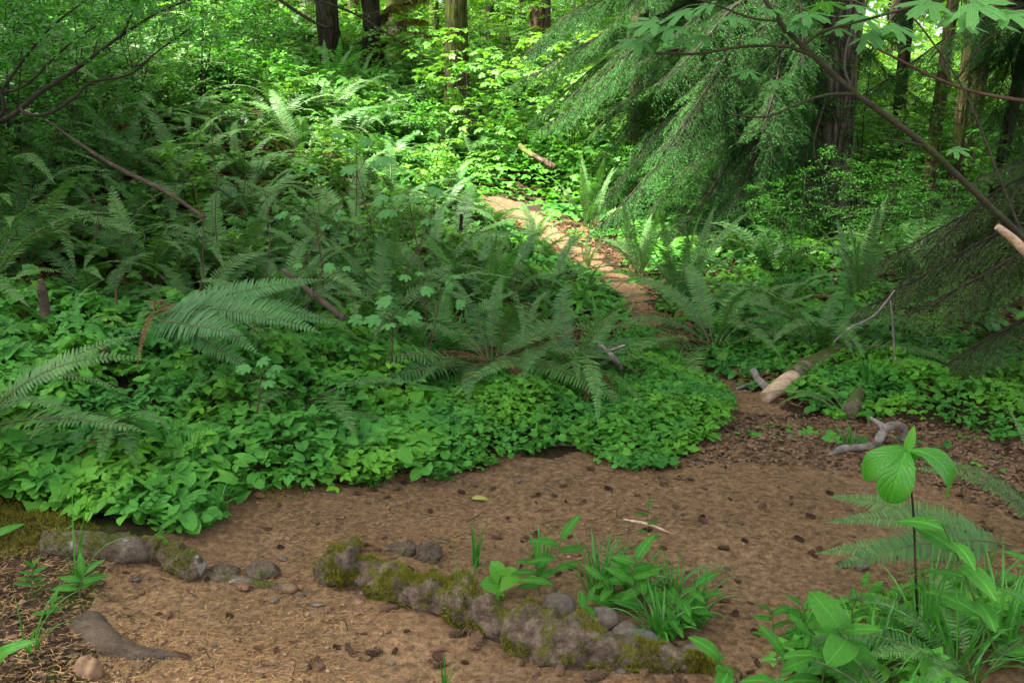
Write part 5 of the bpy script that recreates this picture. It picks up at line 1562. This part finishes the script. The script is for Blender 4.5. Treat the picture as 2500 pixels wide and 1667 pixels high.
# drooping leaf: bends over strongly
def TRAPZ(y, x):
    return float(((y[1:] + y[:-1]) * np.diff(x)).sum() / 2)
def droop_leaf():
    V, Fq = LEAF_DROOP
    V = V.copy(); x = V[:, 0].copy(); z = V[:, 2].copy()
    th = 1.1 * np.clip(x, 0, 1) ** .8 * 1.45 - .35
    X = np.where(x > 0, 0, 0) + np.array([TRAPZ(np.cos(2.5 * np.linspace(0, q, 20) ** .85 - .55), np.linspace(0, q, 20)) if q > 0 else 0 for q in x])
    Z = -np.array([TRAPZ(np.sin(2.5 * np.linspace(0, q, 20) ** .85 - .55), np.linspace(0, q, 20)) if q > 0 else 0 for q in x])
    V[:, 0] = X + z * np.sin(2.5 * np.clip(x, 0, 1) - .55) ; V[:, 2] = Z + z * np.cos(2.5 * np.clip(x, 0, 1) - .55)
    return V, Fq
_dv, _df = droop_leaf()
LM['droop'] = Geo().add(_dv, _df).mesh('leaf', M['droop'])
lrng = random.Random(17)
def put_leaf(t, me, pos, fwd, up, s, label=None, wide=1.0):
    o = mobj('leaf', me, t)
    Rm = frames(np.array([fwd], float), np.array([up], float))[0]
    Mx = Matrix([[*(Rm[0] * [s, s * wide, s]), pos[0]], [*(Rm[1] * [s, s * wide, s]), pos[1]], [*(Rm[2] * [s, s * wide, s]), pos[2]], [0, 0, 0, 1]])
    o.matrix_basis = Mx
    if label: o['label'] = label
    return o
def stalk(name, label, cat, base, pts, n, L, kind='sol', mat='petiole', r=.003, u0=.35, spread=.9, droop=.1, wide=1.0, term=True, opposite=False, facing=-.35):
    """arching stalk through points (relative to base) with alternate leaves"""
    t = thing(name, label, cat, tuple(base))
    pp = spline(np.array([[0, 0, 0]] + [list(p) for p in pts], float), 24)
    tube(pp, np.linspace(r, r * .45, 24), 7).build('stem', M[mat], t)
    for i in range(n):
        u = u0 + (1 - u0) * (i / max(1, n - 1)) ** .95 if n > 1 else 1
        k = min(22, int(u * 23))
        d = nrm(pp[k + 1] - pp[k])
        sd = nrm(np.cross([0, 0, 1.0], d) if abs(d[2]) < .95 else np.array([1.0, .2, 0]))
        sides = (1, -1) if opposite else ((1,) if i % 2 else (-1,))
        for s in sides:
            if term and i == n - 1: fw = d * 1.0 + sd * s * .3
            else: fw = d * (.35 + .3 * u) + sd * s * spread
            fw = fw + np.array([0, 0, -droop]) + np.array([lrng.gauss(0, .12) for _ in range(3)])
            up = np.array([lrng.gauss(0, .15), facing + lrng.gauss(0, .15), 1.0])
            put_leaf(t, LM[kind], pp[k], fw, up, L * lrng.uniform(.75, 1.1) * (1 - .25 * (u - .5)), wide=wide * lrng.uniform(.9, 1.1))
    return t
def pixstalk(name, label, cat, bpx, bpy, top, n, L, Y=None, dY=0, **kw):
    """stalk rooted at the ground under a picture spot; top = list of picture spots it runs through"""
    b = G(bpx, bpy) if Y is None else on(bpx, Y)
    m = len(top)
    pts = [P(px, py, b[1] + dY * (i + 1) / m) - b for i, (px, py) in enumerate(top)]
    return stalk(name, label, cat, b, pts, n, L, **kw)

# plant with big drooping leaves on a thin dark stem
b = on(2112, 2.75)
t = thing('tall_seedling', 'tall seedling with dark bare stem and a crown of big drooping leaves at the right', 'plant', tuple(b))
tp = P(2083, 1035, 2.75) - b
pp = spline(np.array([[0, 0, 0], P(2104, 1350, 2.75) - b, P(2098, 1180, 2.75) - b, tp]), 24)
tube(pp, np.linspace(.0042, .0030, 24), 8).build('stem', M['dark_bark'], t)
for fw, s, up, w in [((-.95, -.35, .0), .19, (0, -.5, 1), .75), ((-.45, -.7, -.25), .21, (-.1, -.5, 1), .9), ((.8, -.5, -.1), .23, (.1, -.5, 1), .85), ((-.55, .5, .1), .11, (0, 0, 1), 1), ((.4, .6, .0), .10, (0, 0, 1), 1)]:
    put_leaf(t, LM['droop'], tp, fw, up, s, wide=w)
put_leaf(t, LM['oval'], tp, (.18, -.1, 1), (-.3, -1, .1), .075, 'small upright leaf at the tip', wide=.8)

# false solomon style stalks, lower right
SP_ = lambda *a, **k: pixstalk('leafy_stalk', *a, **k)
SP_('stalk of broad ribbed oval leaves ending in an upright pair, right of the tall seedling', 'plant', 2300, 1540, [(2255, 1420), (2205, 1290), (2160, 1195)], 8, .165, dY=-.1, r=.0045, u0=.38, spread=1.0, wide=1.3, facing=-.6)
SP_('leafy stalk bending left at the bottom edge, with a large ribbed leaf on top', 'plant', 1885, 1600, [(1893, 1540), (1905, 1480), (1940, 1445)], 7, .115, r=.004, u0=.2, spread=1.0, kind='sol', wide=1.25, facing=-.6)
SP_('stalk with a broad heart shaped ribbed leaf, in front of the dark corner fern', 'plant', 2010, 1640, [(1995, 1560), (1950, 1480), (1925, 1440)], 3, .125, r=.004, u0=.5, kind='solw', facing=-.7)
SP_('light green leafy stalk at the bottom edge, left of the other oval leaved stalks', 'plant', 1700, 1650, [(1690, 1590), (1670, 1540), (1650, 1505)], 6, .105, r=.003, u0=.2, spread=1.0, wide=1.3, facing=-.6)
SP_('second light green stalk at the bottom edge, just right of the first', 'plant', 1760, 1660, [(1765, 1610), (1790, 1560), (1800, 1500)], 5, .12, r=.003, u0=.25, wide=1.1, facing=-.5)
SP_('low broad ribbed leaves at the bottom edge below the corner grass', 'plant', 2100, 1720, [(2100, 1690), (2110, 1630)], 4, .10, kind='solw', u0=.5, facing=-.5)
SP_('broad round ribbed leaves in the very corner at the lower right', 'plant', 2280, 1730, [(2260, 1680), (2240, 1620)], 5, .11, kind='solw', u0=.4, facing=-.5)
SP_('stalk of oval leaves at the right edge, lower of the two', 'plant', 2420, 1560, [(2400, 1450), (2360, 1380)], 6, .13, u0=.3, facing=-.5)
SP_('stalk of oval leaves at the right edge, upper of the two', 'plant', 2440, 1480, [(2420, 1370), (2370, 1290)], 6, .12, u0=.3, facing=-.5)
SP_('pale leafy stalk behind the grass in the lower right corner', 'plant', 2080, 1480, [(2070, 1440), (2040, 1400)], 6, .10, u0=.2, facing=-.5)
SP_('short stalk with pointed leaves above the left oval leaved plants', 'plant', 1850, 1475, [(1848, 1420), (1840, 1385)], 5, .085, u0=.2, facing=-.5)
SP_('small leafy sprig at the left end of the corner greenery', 'plant', 1775, 1480, [(1775, 1430), (1770, 1400)], 5, .07, u0=.2, facing=-.5)
SP_('leafy sprig under the long level fern frond', 'plant', 1960, 1470, [(1958, 1400), (1985, 1345)], 6, .08, u0=.2, facing=-.5)
# behind the mossy root
SP_('tall leafy stalk with two upright pointed leaves behind the mossy root', 'plant', 1275, 1400, [(1272, 1330), (1282, 1270), (1290, 1235)], 6, .115, r=.003, u0=.3, spread=.8, facing=-.5)
SP_('leafy stalk close beside the tall one, lower', 'plant', 1240, 1375, [(1235, 1320), (1230, 1280)], 6, .09, u0=.25, facing=-.5)
SP_('low leafy stalk in front of the rounded dark stone', 'plant', 1330, 1440, [(1335, 1410), (1350, 1380)], 6, .085, u0=.1, facing=-.6)
SP_('leafy stalk with ribbed leaves in the middle of the grass clump', 'plant', 1480, 1420, [(1478, 1370), (1440, 1330)], 6, .115, u0=.25, wide=1.1, facing=-.6)
SP_('leafy stalk leaning right at the end of the grass clump', 'plant', 1510, 1450, [(1540, 1390), (1600, 1345)], 8, .10, u0=.2, wide=1.1, facing=-.6)
SP_('second leafy stalk leaning right, below the first at the end of the clump', 'plant', 1500, 1465, [(1540, 1420), (1590, 1400)], 7, .085, u0=.2, facing=-.6)
SP_('round leaved sprig left of the leafy stalks, behind the root', 'plant', 1150, 1380, [(1150, 1350), (1150, 1320)], 3, .085, kind='heart', u0=.6, wide=1.1, facing=-.7)
SP_('single pale leaf growing on the middle of the mossy root', 'plant', 1130, 1455, [(1132, 1425), (1140, 1400)], 1, .085, kind='sol', u0=1, wide=1.1, facing=-.8)
SP_('lone thin stalk with four small leaves standing on the path behind the grass', 'plant', 1488, 1290, [(1487, 1230), (1490, 1160)], 6, .052, r=.0018, u0=.3, opposite=False, facing=-.5)
SP_('broad leaved stalk in the thick of the grass clump, tallest there', 'plant', 1455, 1400, [(1450, 1330), (1462, 1280)], 8, .10, u0=.2, wide=1.2, facing=-.6)
SP_('leafy stalk low at the right foot of the grass clump', 'plant', 1560, 1440, [(1575, 1400), (1620, 1370)], 7, .085, u0=.2, wide=1.2, facing=-.6)
SP_('small leafy stalk between the tall grass tufts', 'plant', 1410, 1410, [(1405, 1360), (1380, 1330)], 7, .09, u0=.2, wide=1.2, facing=-.6)
SP_('spreading leafy stalk in the corner, behind the big drooping seedling stem', 'plant', 2160, 1450, [(2150, 1390), (2120, 1350)], 8, .085, u0=.2, wide=1.1, facing=-.6)
SP_('leafy stalk at the left rim of the corner greenery, beside the path', 'plant', 1870, 1530, [(1865, 1480), (1850, 1450)], 7, .08, u0=.2, wide=1.1, facing=-.6)
# left foreground sprigs
SP_('small nettle like sprig on the left bank', 'plant', 75, 1372, [(73, 1340), (75, 1300)], 4, .05, u0=.45, opposite=True, facing=-.6)
SP_('second sprig on the left bank, beside the blades of grass', 'plant', 185, 1385, [(183, 1350), (190, 1318)], 3, .085, u0=.5, opposite=True, wide=1.1, facing=-.6)
SP_('low sprig below the small nettle like sprig', 'plant', 110, 1425, [(112, 1405), (118, 1385)], 3, .05, u0=.4, opposite=True, facing=-.6)
SP_('leafy stalk at the edge of the left leaf patch with pointed leaves', 'plant', 345, 1265, [(350, 1240), (375, 1210)], 5, .085, u0=.3, facing=-.6)
SP_('dark green leaves at the left picture edge, above the bank', 'plant', -60, 1330, [(-50, 1270), (-15, 1230)], 4, .10, u0=.3, facing=-.5)
SP_('large dark leaves in the lower left corner', 'plant', -60, 1600, [(-40, 1540), (0, 1500)], 5, .12, u0=.2, facing=-.5)
SP_('tiny two leaved sprig above the left root', 'plant', 150, 1262, [(148, 1240), (145, 1225)], 2, .045, u0=.5, opposite=True, facing=-.6)

# pale lobed leaves on thin stems (thimbleberry) among the ferns
def lobed(label, bpx, Y, tops, n, L, kind='thimble'):
    b = on(bpx, Y)
    t = thing('lobed_leaf_plant', label, 'plant', tuple(b))
    m = len(tops)
    mid = np.mean([P(px, py, Y) for px, py in tops], 0) - b
    pp = spline(np.array([[0, 0, 0], mid * .5 + [.02, 0, 0], mid]), 16)
    tube(pp, np.linspace(.005, .003, 16), 6).build('stem', M['stem_red'], t)
    for i, (px, py) in enumerate(tops):
        for k in range(n):
            e = P(px + lrng.uniform(-22, 22), py + lrng.uniform(-14, 14), Y + lrng.uniform(-.12, .12)) - b
            s = pp[int(9 + 6 * lrng.random())]
            tube(np.array([s, (s + e) / 2 + [0, 0, .015], e]), .0018, 4, cap=False).build('leaf_stalk', M['petiole'], t)
            a = math.atan2(e[1] - mid[1], e[0] - mid[0]) + lrng.gauss(0, .5)
            put_leaf(t, LM[kind], e, (math.cos(a), math.sin(a) - .3, -.1), (lrng.gauss(0, .15), -.5 + lrng.gauss(0, .12), 1), .7 * L * lrng.uniform(.75, 1.15))
lobed('lobed pale leaves on a brown stem above the centre ferns', 985, 5.6, [(880, 452), (930, 445), (985, 430), (950, 470), (900, 480), (990, 500)], 2, .075)
lobed('pale lobed leaves left of the brown stemmed plant', 745, 6.0, [(700, 500), (740, 510), (780, 490), (720, 395), (660, 500)], 2, .075)
lobed('pale lobed leaves high above the fern mass', 800, 6.8, [(790, 300), (830, 318), (810, 350), (850, 360)], 1, .12)
lobed('pale lobed leaves over the far ferns in the centre', 890, 6.6, [(740, 380), (800, 385), (850, 390), (870, 375)], 1, .11)
lobed('pale lobed leaves low in front of the thin cane', 880, 4.9, [(840, 745), (900, 700), (880, 745), (930, 730), (960, 680)], 2, .085)
lobed('lobed leaves left of the centre fern', 960, 5.2, [(950, 640), (1000, 660), (1040, 640), (1060, 690)], 2, .06)
lobed('lobed leaves behind the large pale fern', 640, 5.3, [(700, 600), (740, 620), (790, 615)], 2, .06)
lobed('small lobed plant among the heart leaves below the large fern', 560, 4.1, [(580, 830), (620, 850), (600, 880)], 2, .06)

# ---------------------------------------------------------------- young maple leaning through the right of the picture
b = on(2800, 3.9)
t = thing('young_maple', 'young maple with long leaning stem crossing the upper right and large lobed leaves', 'tree', tuple(b))
stem = [np.array([0, 0, -.05]), P(2640, 860, 3.9) - b, P(2480, 670, 3.8) - b, P(2352, 548, 3.72) - b, P(2250, 452, 3.65) - b, P(2120, 330, 3.58) - b, P(1965, 215, 3.5) - b, P(1870, 130, 3.45) - b, P(1800, 62, 3.42) - b, P(1745, -20, 3.4) - b, P(1690, -120, 3.35) - b]
pp = spline(stem, 90)
tube(pp, np.linspace(.016, .0062, 90), 12, fn=lambda V, N_: .0012 * fbm(V * 18, 3, 2)).build('stem', M['maple_bark'], t)
def twig(pix, r0, r1, mat='maple_bark'):
    q = spline([P(px, py, Y) - b for px, py, Y in pix], 26)
    tube(q, np.linspace(r0, r1, 26), 8).build('twig', M[mat], t)
twig([(1868, 108 + 22, 3.45), (1800, 106, 3.4), (1700, 108, 3.35), (1600, 124, 3.3), (1508, 122, 3.25)], .0062, .004)
twig([(1965, 216, 3.5), (1900, 218, 3.45), (1830, 240, 3.4), (1760, 268, 3.35), (1680, 264, 3.3)], .0055, .0028)
twig([(1965, 216, 3.5), (1968, 140, 3.5), (1978, 60, 3.5), (2000, -30, 3.5)], .0050, .004)
twig([(2122, 335, 3.58), (2075, 325, 3.5), (2020, 318, 3.45)], .004, .002)
twig([(1965, 216, 3.5), (1940, 150, 3.7), (1970, 60, 3.9), (2100, 15, 4.0), (2260, -20, 4.1)], .004, .003)
twig([(1790, 50, 3.42), (1720, 40, 3.3), (1640, 10, 3.2), (1560, -10, 3.1)], .004, .003)
twig([(1850, 100, 3.44), (1900, 70, 3.4), (2010, 40, 3.3), (2130, 5, 3.2), (2200, -30, 3.1)], .005, .003)
twig([(2352, 548, 3.72), (2300, 420, 3.7), (2220, 220, 3.7), (2140, 95, 3.7), (2080, 20, 3.7)], .0055, .003)
twig([(2200, 180, 3.7), (2250, 110, 3.6), (2330, 50, 3.4), (2400, 10, 3.3)], .004, .002)
twig([(1900, 218, 3.45), (1870, 350, 3.5), (1940, 420, 3.5), (1960, 330, 3.5)], .002, .0015)
mapl = [(1452, 96, .13, -2.5, 3.25), (1512, 66, .18, -2.6, 3.25), (1548, 30, .15, 2.9, 3.3), (1475, 50, .13, 3.0, 3.2), (1610, 12, .11, 2.6, 3.2), (1617, 88, .10, -1.2, 3.3), (1560, 92, .10, -2, 3.3),
        (1697, 42, .12, -.8, 3.35), (1640, 52, .11, -2.2, 3.3), (1713, 166, .10, -2.0, 3.3), (1797, 184, .12, -1.1, 3.35), (1770, 210, .07, -.8, 3.35), (1873, 32, .15, -1.0, 3.4), (1926, 68, .10, -1.6, 3.4), (1974, 44, .15, -1.9, 3.4),
        (2006, 84, .15, -1.5, 3.45), (2078, 66, .16, -.6, 3.45), (1830, 56, .12, -2.2, 3.4), (1780, 20, .12, -.6, 3.4), (1990, 14, .14, -.8, 3.3), (2187, 36, .15, -2.6, 3.1), (2262, 14, .17, -1.2, 3.0), (2350, 28, .17, -.5, 3.0), (2120, 12, .16, -2.4, 3.1),
        (2319, 58, .10, .5, 3.2), (2207, 345, .09, -1, 3.5), (1740, 88, .09, -1.6, 3.3), (2100, 105, .10, -1.0, 3.5), (1900, 10, .13, 1.2, 3.3), (2230, 62, .11, -1.5, 3.2)]
for px, py, s, a, Y in mapl:
    p0 = P(px, py, Y) - b
    fw = np.array([math.cos(a), math.sin(a) * .8, -.12 + lrng.gauss(0, .1)])
    st = p0 - nrm(fw) * s * .6 + np.array([0, 0, .01])
    tube(np.array([st, (st + p0) / 2 + [0, 0, .008], p0]), .0013, 4, cap=False).build('leaf_stalk', M['petiole'], t)
    put_leaf(t, LM['maple'], p0 - nrm(fw) * s * .25, fw, (lrng.gauss(0, .12), -.42 + lrng.gauss(0, .15), 1), s * .68)
# bare brown branch coming in from the right edge
b2 = on(2900, 4.3)
t3 = thing('bare_branch', 'bare brown branch coming in from the right edge behind the leaning maple', 'branch', tuple(P(2560, 260, 4.3)))
bb = np.array(t3.location)
tube(spline([P(2630, 330, 5.0) - bb, np.zeros(3), P(2352, 232, 4.2) - bb, P(2240, 212, 4.15) - bb, P(2150, 180, 4.1) - bb, P(2060, 135, 4.05) - bb, P(1990, 95, 4.0) - bb, P(1965, 40, 4.0) - bb], 50), np.linspace(.010, .003, 50), 9).build('stem', M['stem_red'], t3)
tube(spline([P(2190, 198, 4.12) - bb, P(2160, 130, 4.1) - bb, P(2190, 60, 4.1) - bb], 14), np.linspace(.005, .002, 14), 6).build('twig', M['stem_red'], t3)

# ---------------------------------------------------------------- crooked shrub branches at the upper left, on a leaning shrub rooted off the left edge
b = on(-220, 4.6)
t = thing('leaning_shrub', 'leaning shrub with dark crooked branches at the upper left edge', 'shrub', tuple(b))
def br(pix, r0, r1, n=40, parent=t, nm='branch'):
    q = spline([(p if len(p) == 3 and isinstance(p, np.ndarray) else P(*p)) - b for p in pix], n)
    return tube(q, np.linspace(r0, r1, n), 9, fn=lambda V, N_: .0015 * fbm(V * 14, 5, 3)).build(nm, M['twig'], parent)
br([b.copy(), (-140, 420, 4.6), (-40, 300, 4.6), (30, 265, 4.6), (90, 215, 4.6), (160, 170, 4.6), (215, 128, 4.6), (290, 75, 4.55), (370, 25, 4.5), (450, -5, 4.5), (540, -40, 4.4)], .014, .004, 70)
br([(275, 88, 4.55), (300, 40, 4.5), (320, 0, 4.5), (330, -40, 4.5)], .007, .004)
br([(46, 245, 4.6), (60, 262, 4.55), (110, 262, 4.5), (170, 225, 4.5), (210, 190, 4.5), (300, 170, 4.45), (360, 120, 4.4), (430, 70, 4.4)], .009, .003)
br([(-60, 310, 4.6), (10, 200, 4.6), (60, 130, 4.6), (120, 60, 4.6), (200, 0, 4.6)], .009, .003)
br([(-90, 240, 4.7), (0, 215, 4.7), (60, 195, 4.7), (150, 110, 4.7), (220, 60, 4.7)], .008, .003)
br([(-40, 300, 4.6), (10, 250, 4.5), (-20, 180, 4.5), (-60, 120, 4.5)], .01, .006)
q = np.random.default_rng(88)
LP, LD = [], []
# leafy sprays hanging from these branches
for i in range(330):
    px, py = q.uniform(-120, 470), q.uniform(-80, 175)
    if py > 165 - .18 * max(px, 0) + q.normal(0, 12): continue
    c = P(px, py, q.uniform(4.0, 5.6)) - b
    a = q.uniform(0, 6.28)
    d = np.array([math.cos(a), math.sin(a), q.uniform(-.3, .2)]) * q.uniform(.10, .22)
    m = 16
    u = q.uniform(0, 1, (m, 1))
    LP.append(c + d * u + q.normal(0, .012, (m, 3))); LD.append(nrm(d) + q.normal(0, .8, (m, 3)))
    if i % 2 == 0:
        tube(np.array([c, c + d * .5 + [0, 0, .01], c + d]), .0014, 3, cap=False).build('twig', M['twig'], t) if i % 4 == 0 else None
LP, LD = np.concatenate(LP), np.concatenate(LD)
g = Geo()
inst(g, LEAF_SMALL, frames(LD, np.array([0, -.2, 1.0]) + q.normal(0, .35, LP.shape)), LP, q.uniform(.018, .032, len(LP)))
g.build('foliage', M['huck'], t)

# thin twig crossing the bright wood at the top
bt = P(660, -10, 5.5)
t = thing('hanging_branch', 'thin bare branch slanting down across the bright wood at the top', 'branch', tuple(bt))
tube(spline([np.array([-7.1, 5.0, 6.2]) - bt, np.array([-4.5, 5.4, 4.6]) - bt, P(600, -30, 5.5) - bt, P(740, 5, 5.5) - bt, P(820, 35, 5.5) - bt, P(900, 85, 5.5) - bt, P(967, 130, 5.5) - bt], 60), np.linspace(.012, .003, 60), 7).build('stem', M['twig'], t)
tube(spline([P(825, 36, 5.5) - bt, P(860, 30, 5.5) - bt, P(885, 24, 5.5) - bt], 10), np.linspace(.005, .003, 10), 6).build('twig', M['twig'], t)
# mossy limb on the ground by the path bend
log('curved mossy branch lying beside the far path bend', [(1195, 335, .03, 11.5), (1215, 352, .035, 11.3), (1245, 368, .03, 11.1), (1275, 385, .025, 11)], 'moss_bark', 61, name='mossy_branch', cat='branch', k=10, n=30, amp=.3)

# ---------------------------------------------------------------- labels: every look-alike gets words that point to it
LAND = [((460, 490), 'the leaning stick lower end'), ((140, 300), 'the leaning stick upper end'), ((560, 690), 'the large pale fern'),
        ((97, 680), 'the grey broken stake'), ((770, 715), 'the short lying dead stick'), ((1110, 560), 'the upright bright green fern'),
        ((1130, 760), 'the spreading centre fern'), ((1048, 160), 'the straight brown trunk'), ((762, 60), 'the leftmost dark mossy trunk'), ((862, 120), 'the trunk with crooked mossy limbs'),
        ((1150, 465), 'the far end of the path'), ((1240, 140), 'the reddish brown trunk'), ((1475, 720), 'the narrow part of the path'), ((1888, 400), 'the big fir trunk'),
        ((1730, 300), 'the stem of the feathery conifer'), ((2000, 720), 'the thin white forked branch'), ((1860, 850), 'the broken mossy log'), ((2120, 300), 'the slim mossy right trunk'),
        ((250, 130), 'the crooked upper left branch'), ((60, 230), 'the dark upper left branches'), ((600, 250), 'the top of the left slope'), ((2262, 330), 'the slanting dark right trunk'),
        ((900, 440), 'the brown stem with lobed leaves'), ((2320, 700), 'the hanging olive boughs'), ((1220, 345), 'the curved mossy branch by the path'), ((420, 180), 'the right end of huckleberry shrubs'), ((1480, 120), 'the leftmost maple leaves'),
        ((930, 250), 'the dip below the mossy trunks'), ((700, 560), 'the thin reddish cane'), ((1600, 560), 'the tall fern right of the path')]
ORD = ['nearest to it', 'second from it', 'third from it', 'fourth from it', 'fifth from it', 'sixth from it', 'seventh from it', 'eighth from it', 'ninth from it', 'tenth from it', 'eleventh from it', 'twelfth from it',
       'thirteenth from it', 'fourteenth from it', 'fifteenth from it', 'sixteenth from it', 'seventeenth from it', 'eighteenth from it', 'nineteenth from it', 'twentieth from it']
def pix(o, dz):
    v = np.array(o.location) + [0, 0, dz] - EYE
    dpt = v[1] * CP - v[2] * SP
    return 1176 + FPX * v[0] / dpt, 784 - FPX * (v[1] * SP + v[2] * CP) / dpt
GR = {'sword ferns on the left slope': 'dark sword fern', 'distant ferns on the upper left slope': 'distant fern', 'light green shrubs behind the path bend': 'light green shrub',
      'ferns in the shade on the right': 'shaded fern', 'green shrubs between the right trunks': 'green shrub', 'bright shrubs in the far wood': 'far bright shrub', 'huckleberry shrubs on the left slope': 'huckleberry shrub',
      'sunlit shrubs behind the right trunks': 'sunlit shrub', 'leafy plants between the slope ferns': 'light leafy plant', 'thin trunks deep in the far wood': 'thin far trunk', 'added shade trees round the clearing': None}
bk = {}
for o in COL.objects:
    g_ = o.get('group')
    if o.parent is None and g_ in GR and GR[g_]:
        x, y = pix(o, .3 if 'fern' in g_ else .5)
        (lx, ly), nm = min(LAND, key=lambda q: (q[0][0] - x) ** 2 + (q[0][1] - y) ** 2)
        dx, dy = x - lx, y - ly
        wd = ('above' if dy < 0 else 'below') if abs(dy) > 1.8 * abs(dx) else (('left' if dx < 0 else 'right') + ' of') if abs(dx) > 1.8 * abs(dy) else ('up' if dy < 0 else 'down') + ' ' + ('left' if dx < 0 else 'right') + ' of'
        bk.setdefault((GR[g_], wd, nm), []).append((dx * dx + dy * dy, o.name, o))
for (a_, wd, nm), L_ in bk.items():
    for i_, (_, _, o) in enumerate(sorted(L_, key=lambda q: q[:2])):
        o['label'] = f'{a_} {wd} {nm}' + (f', {ORD[min(i_, 19)]}' if len(L_) > 1 else '')
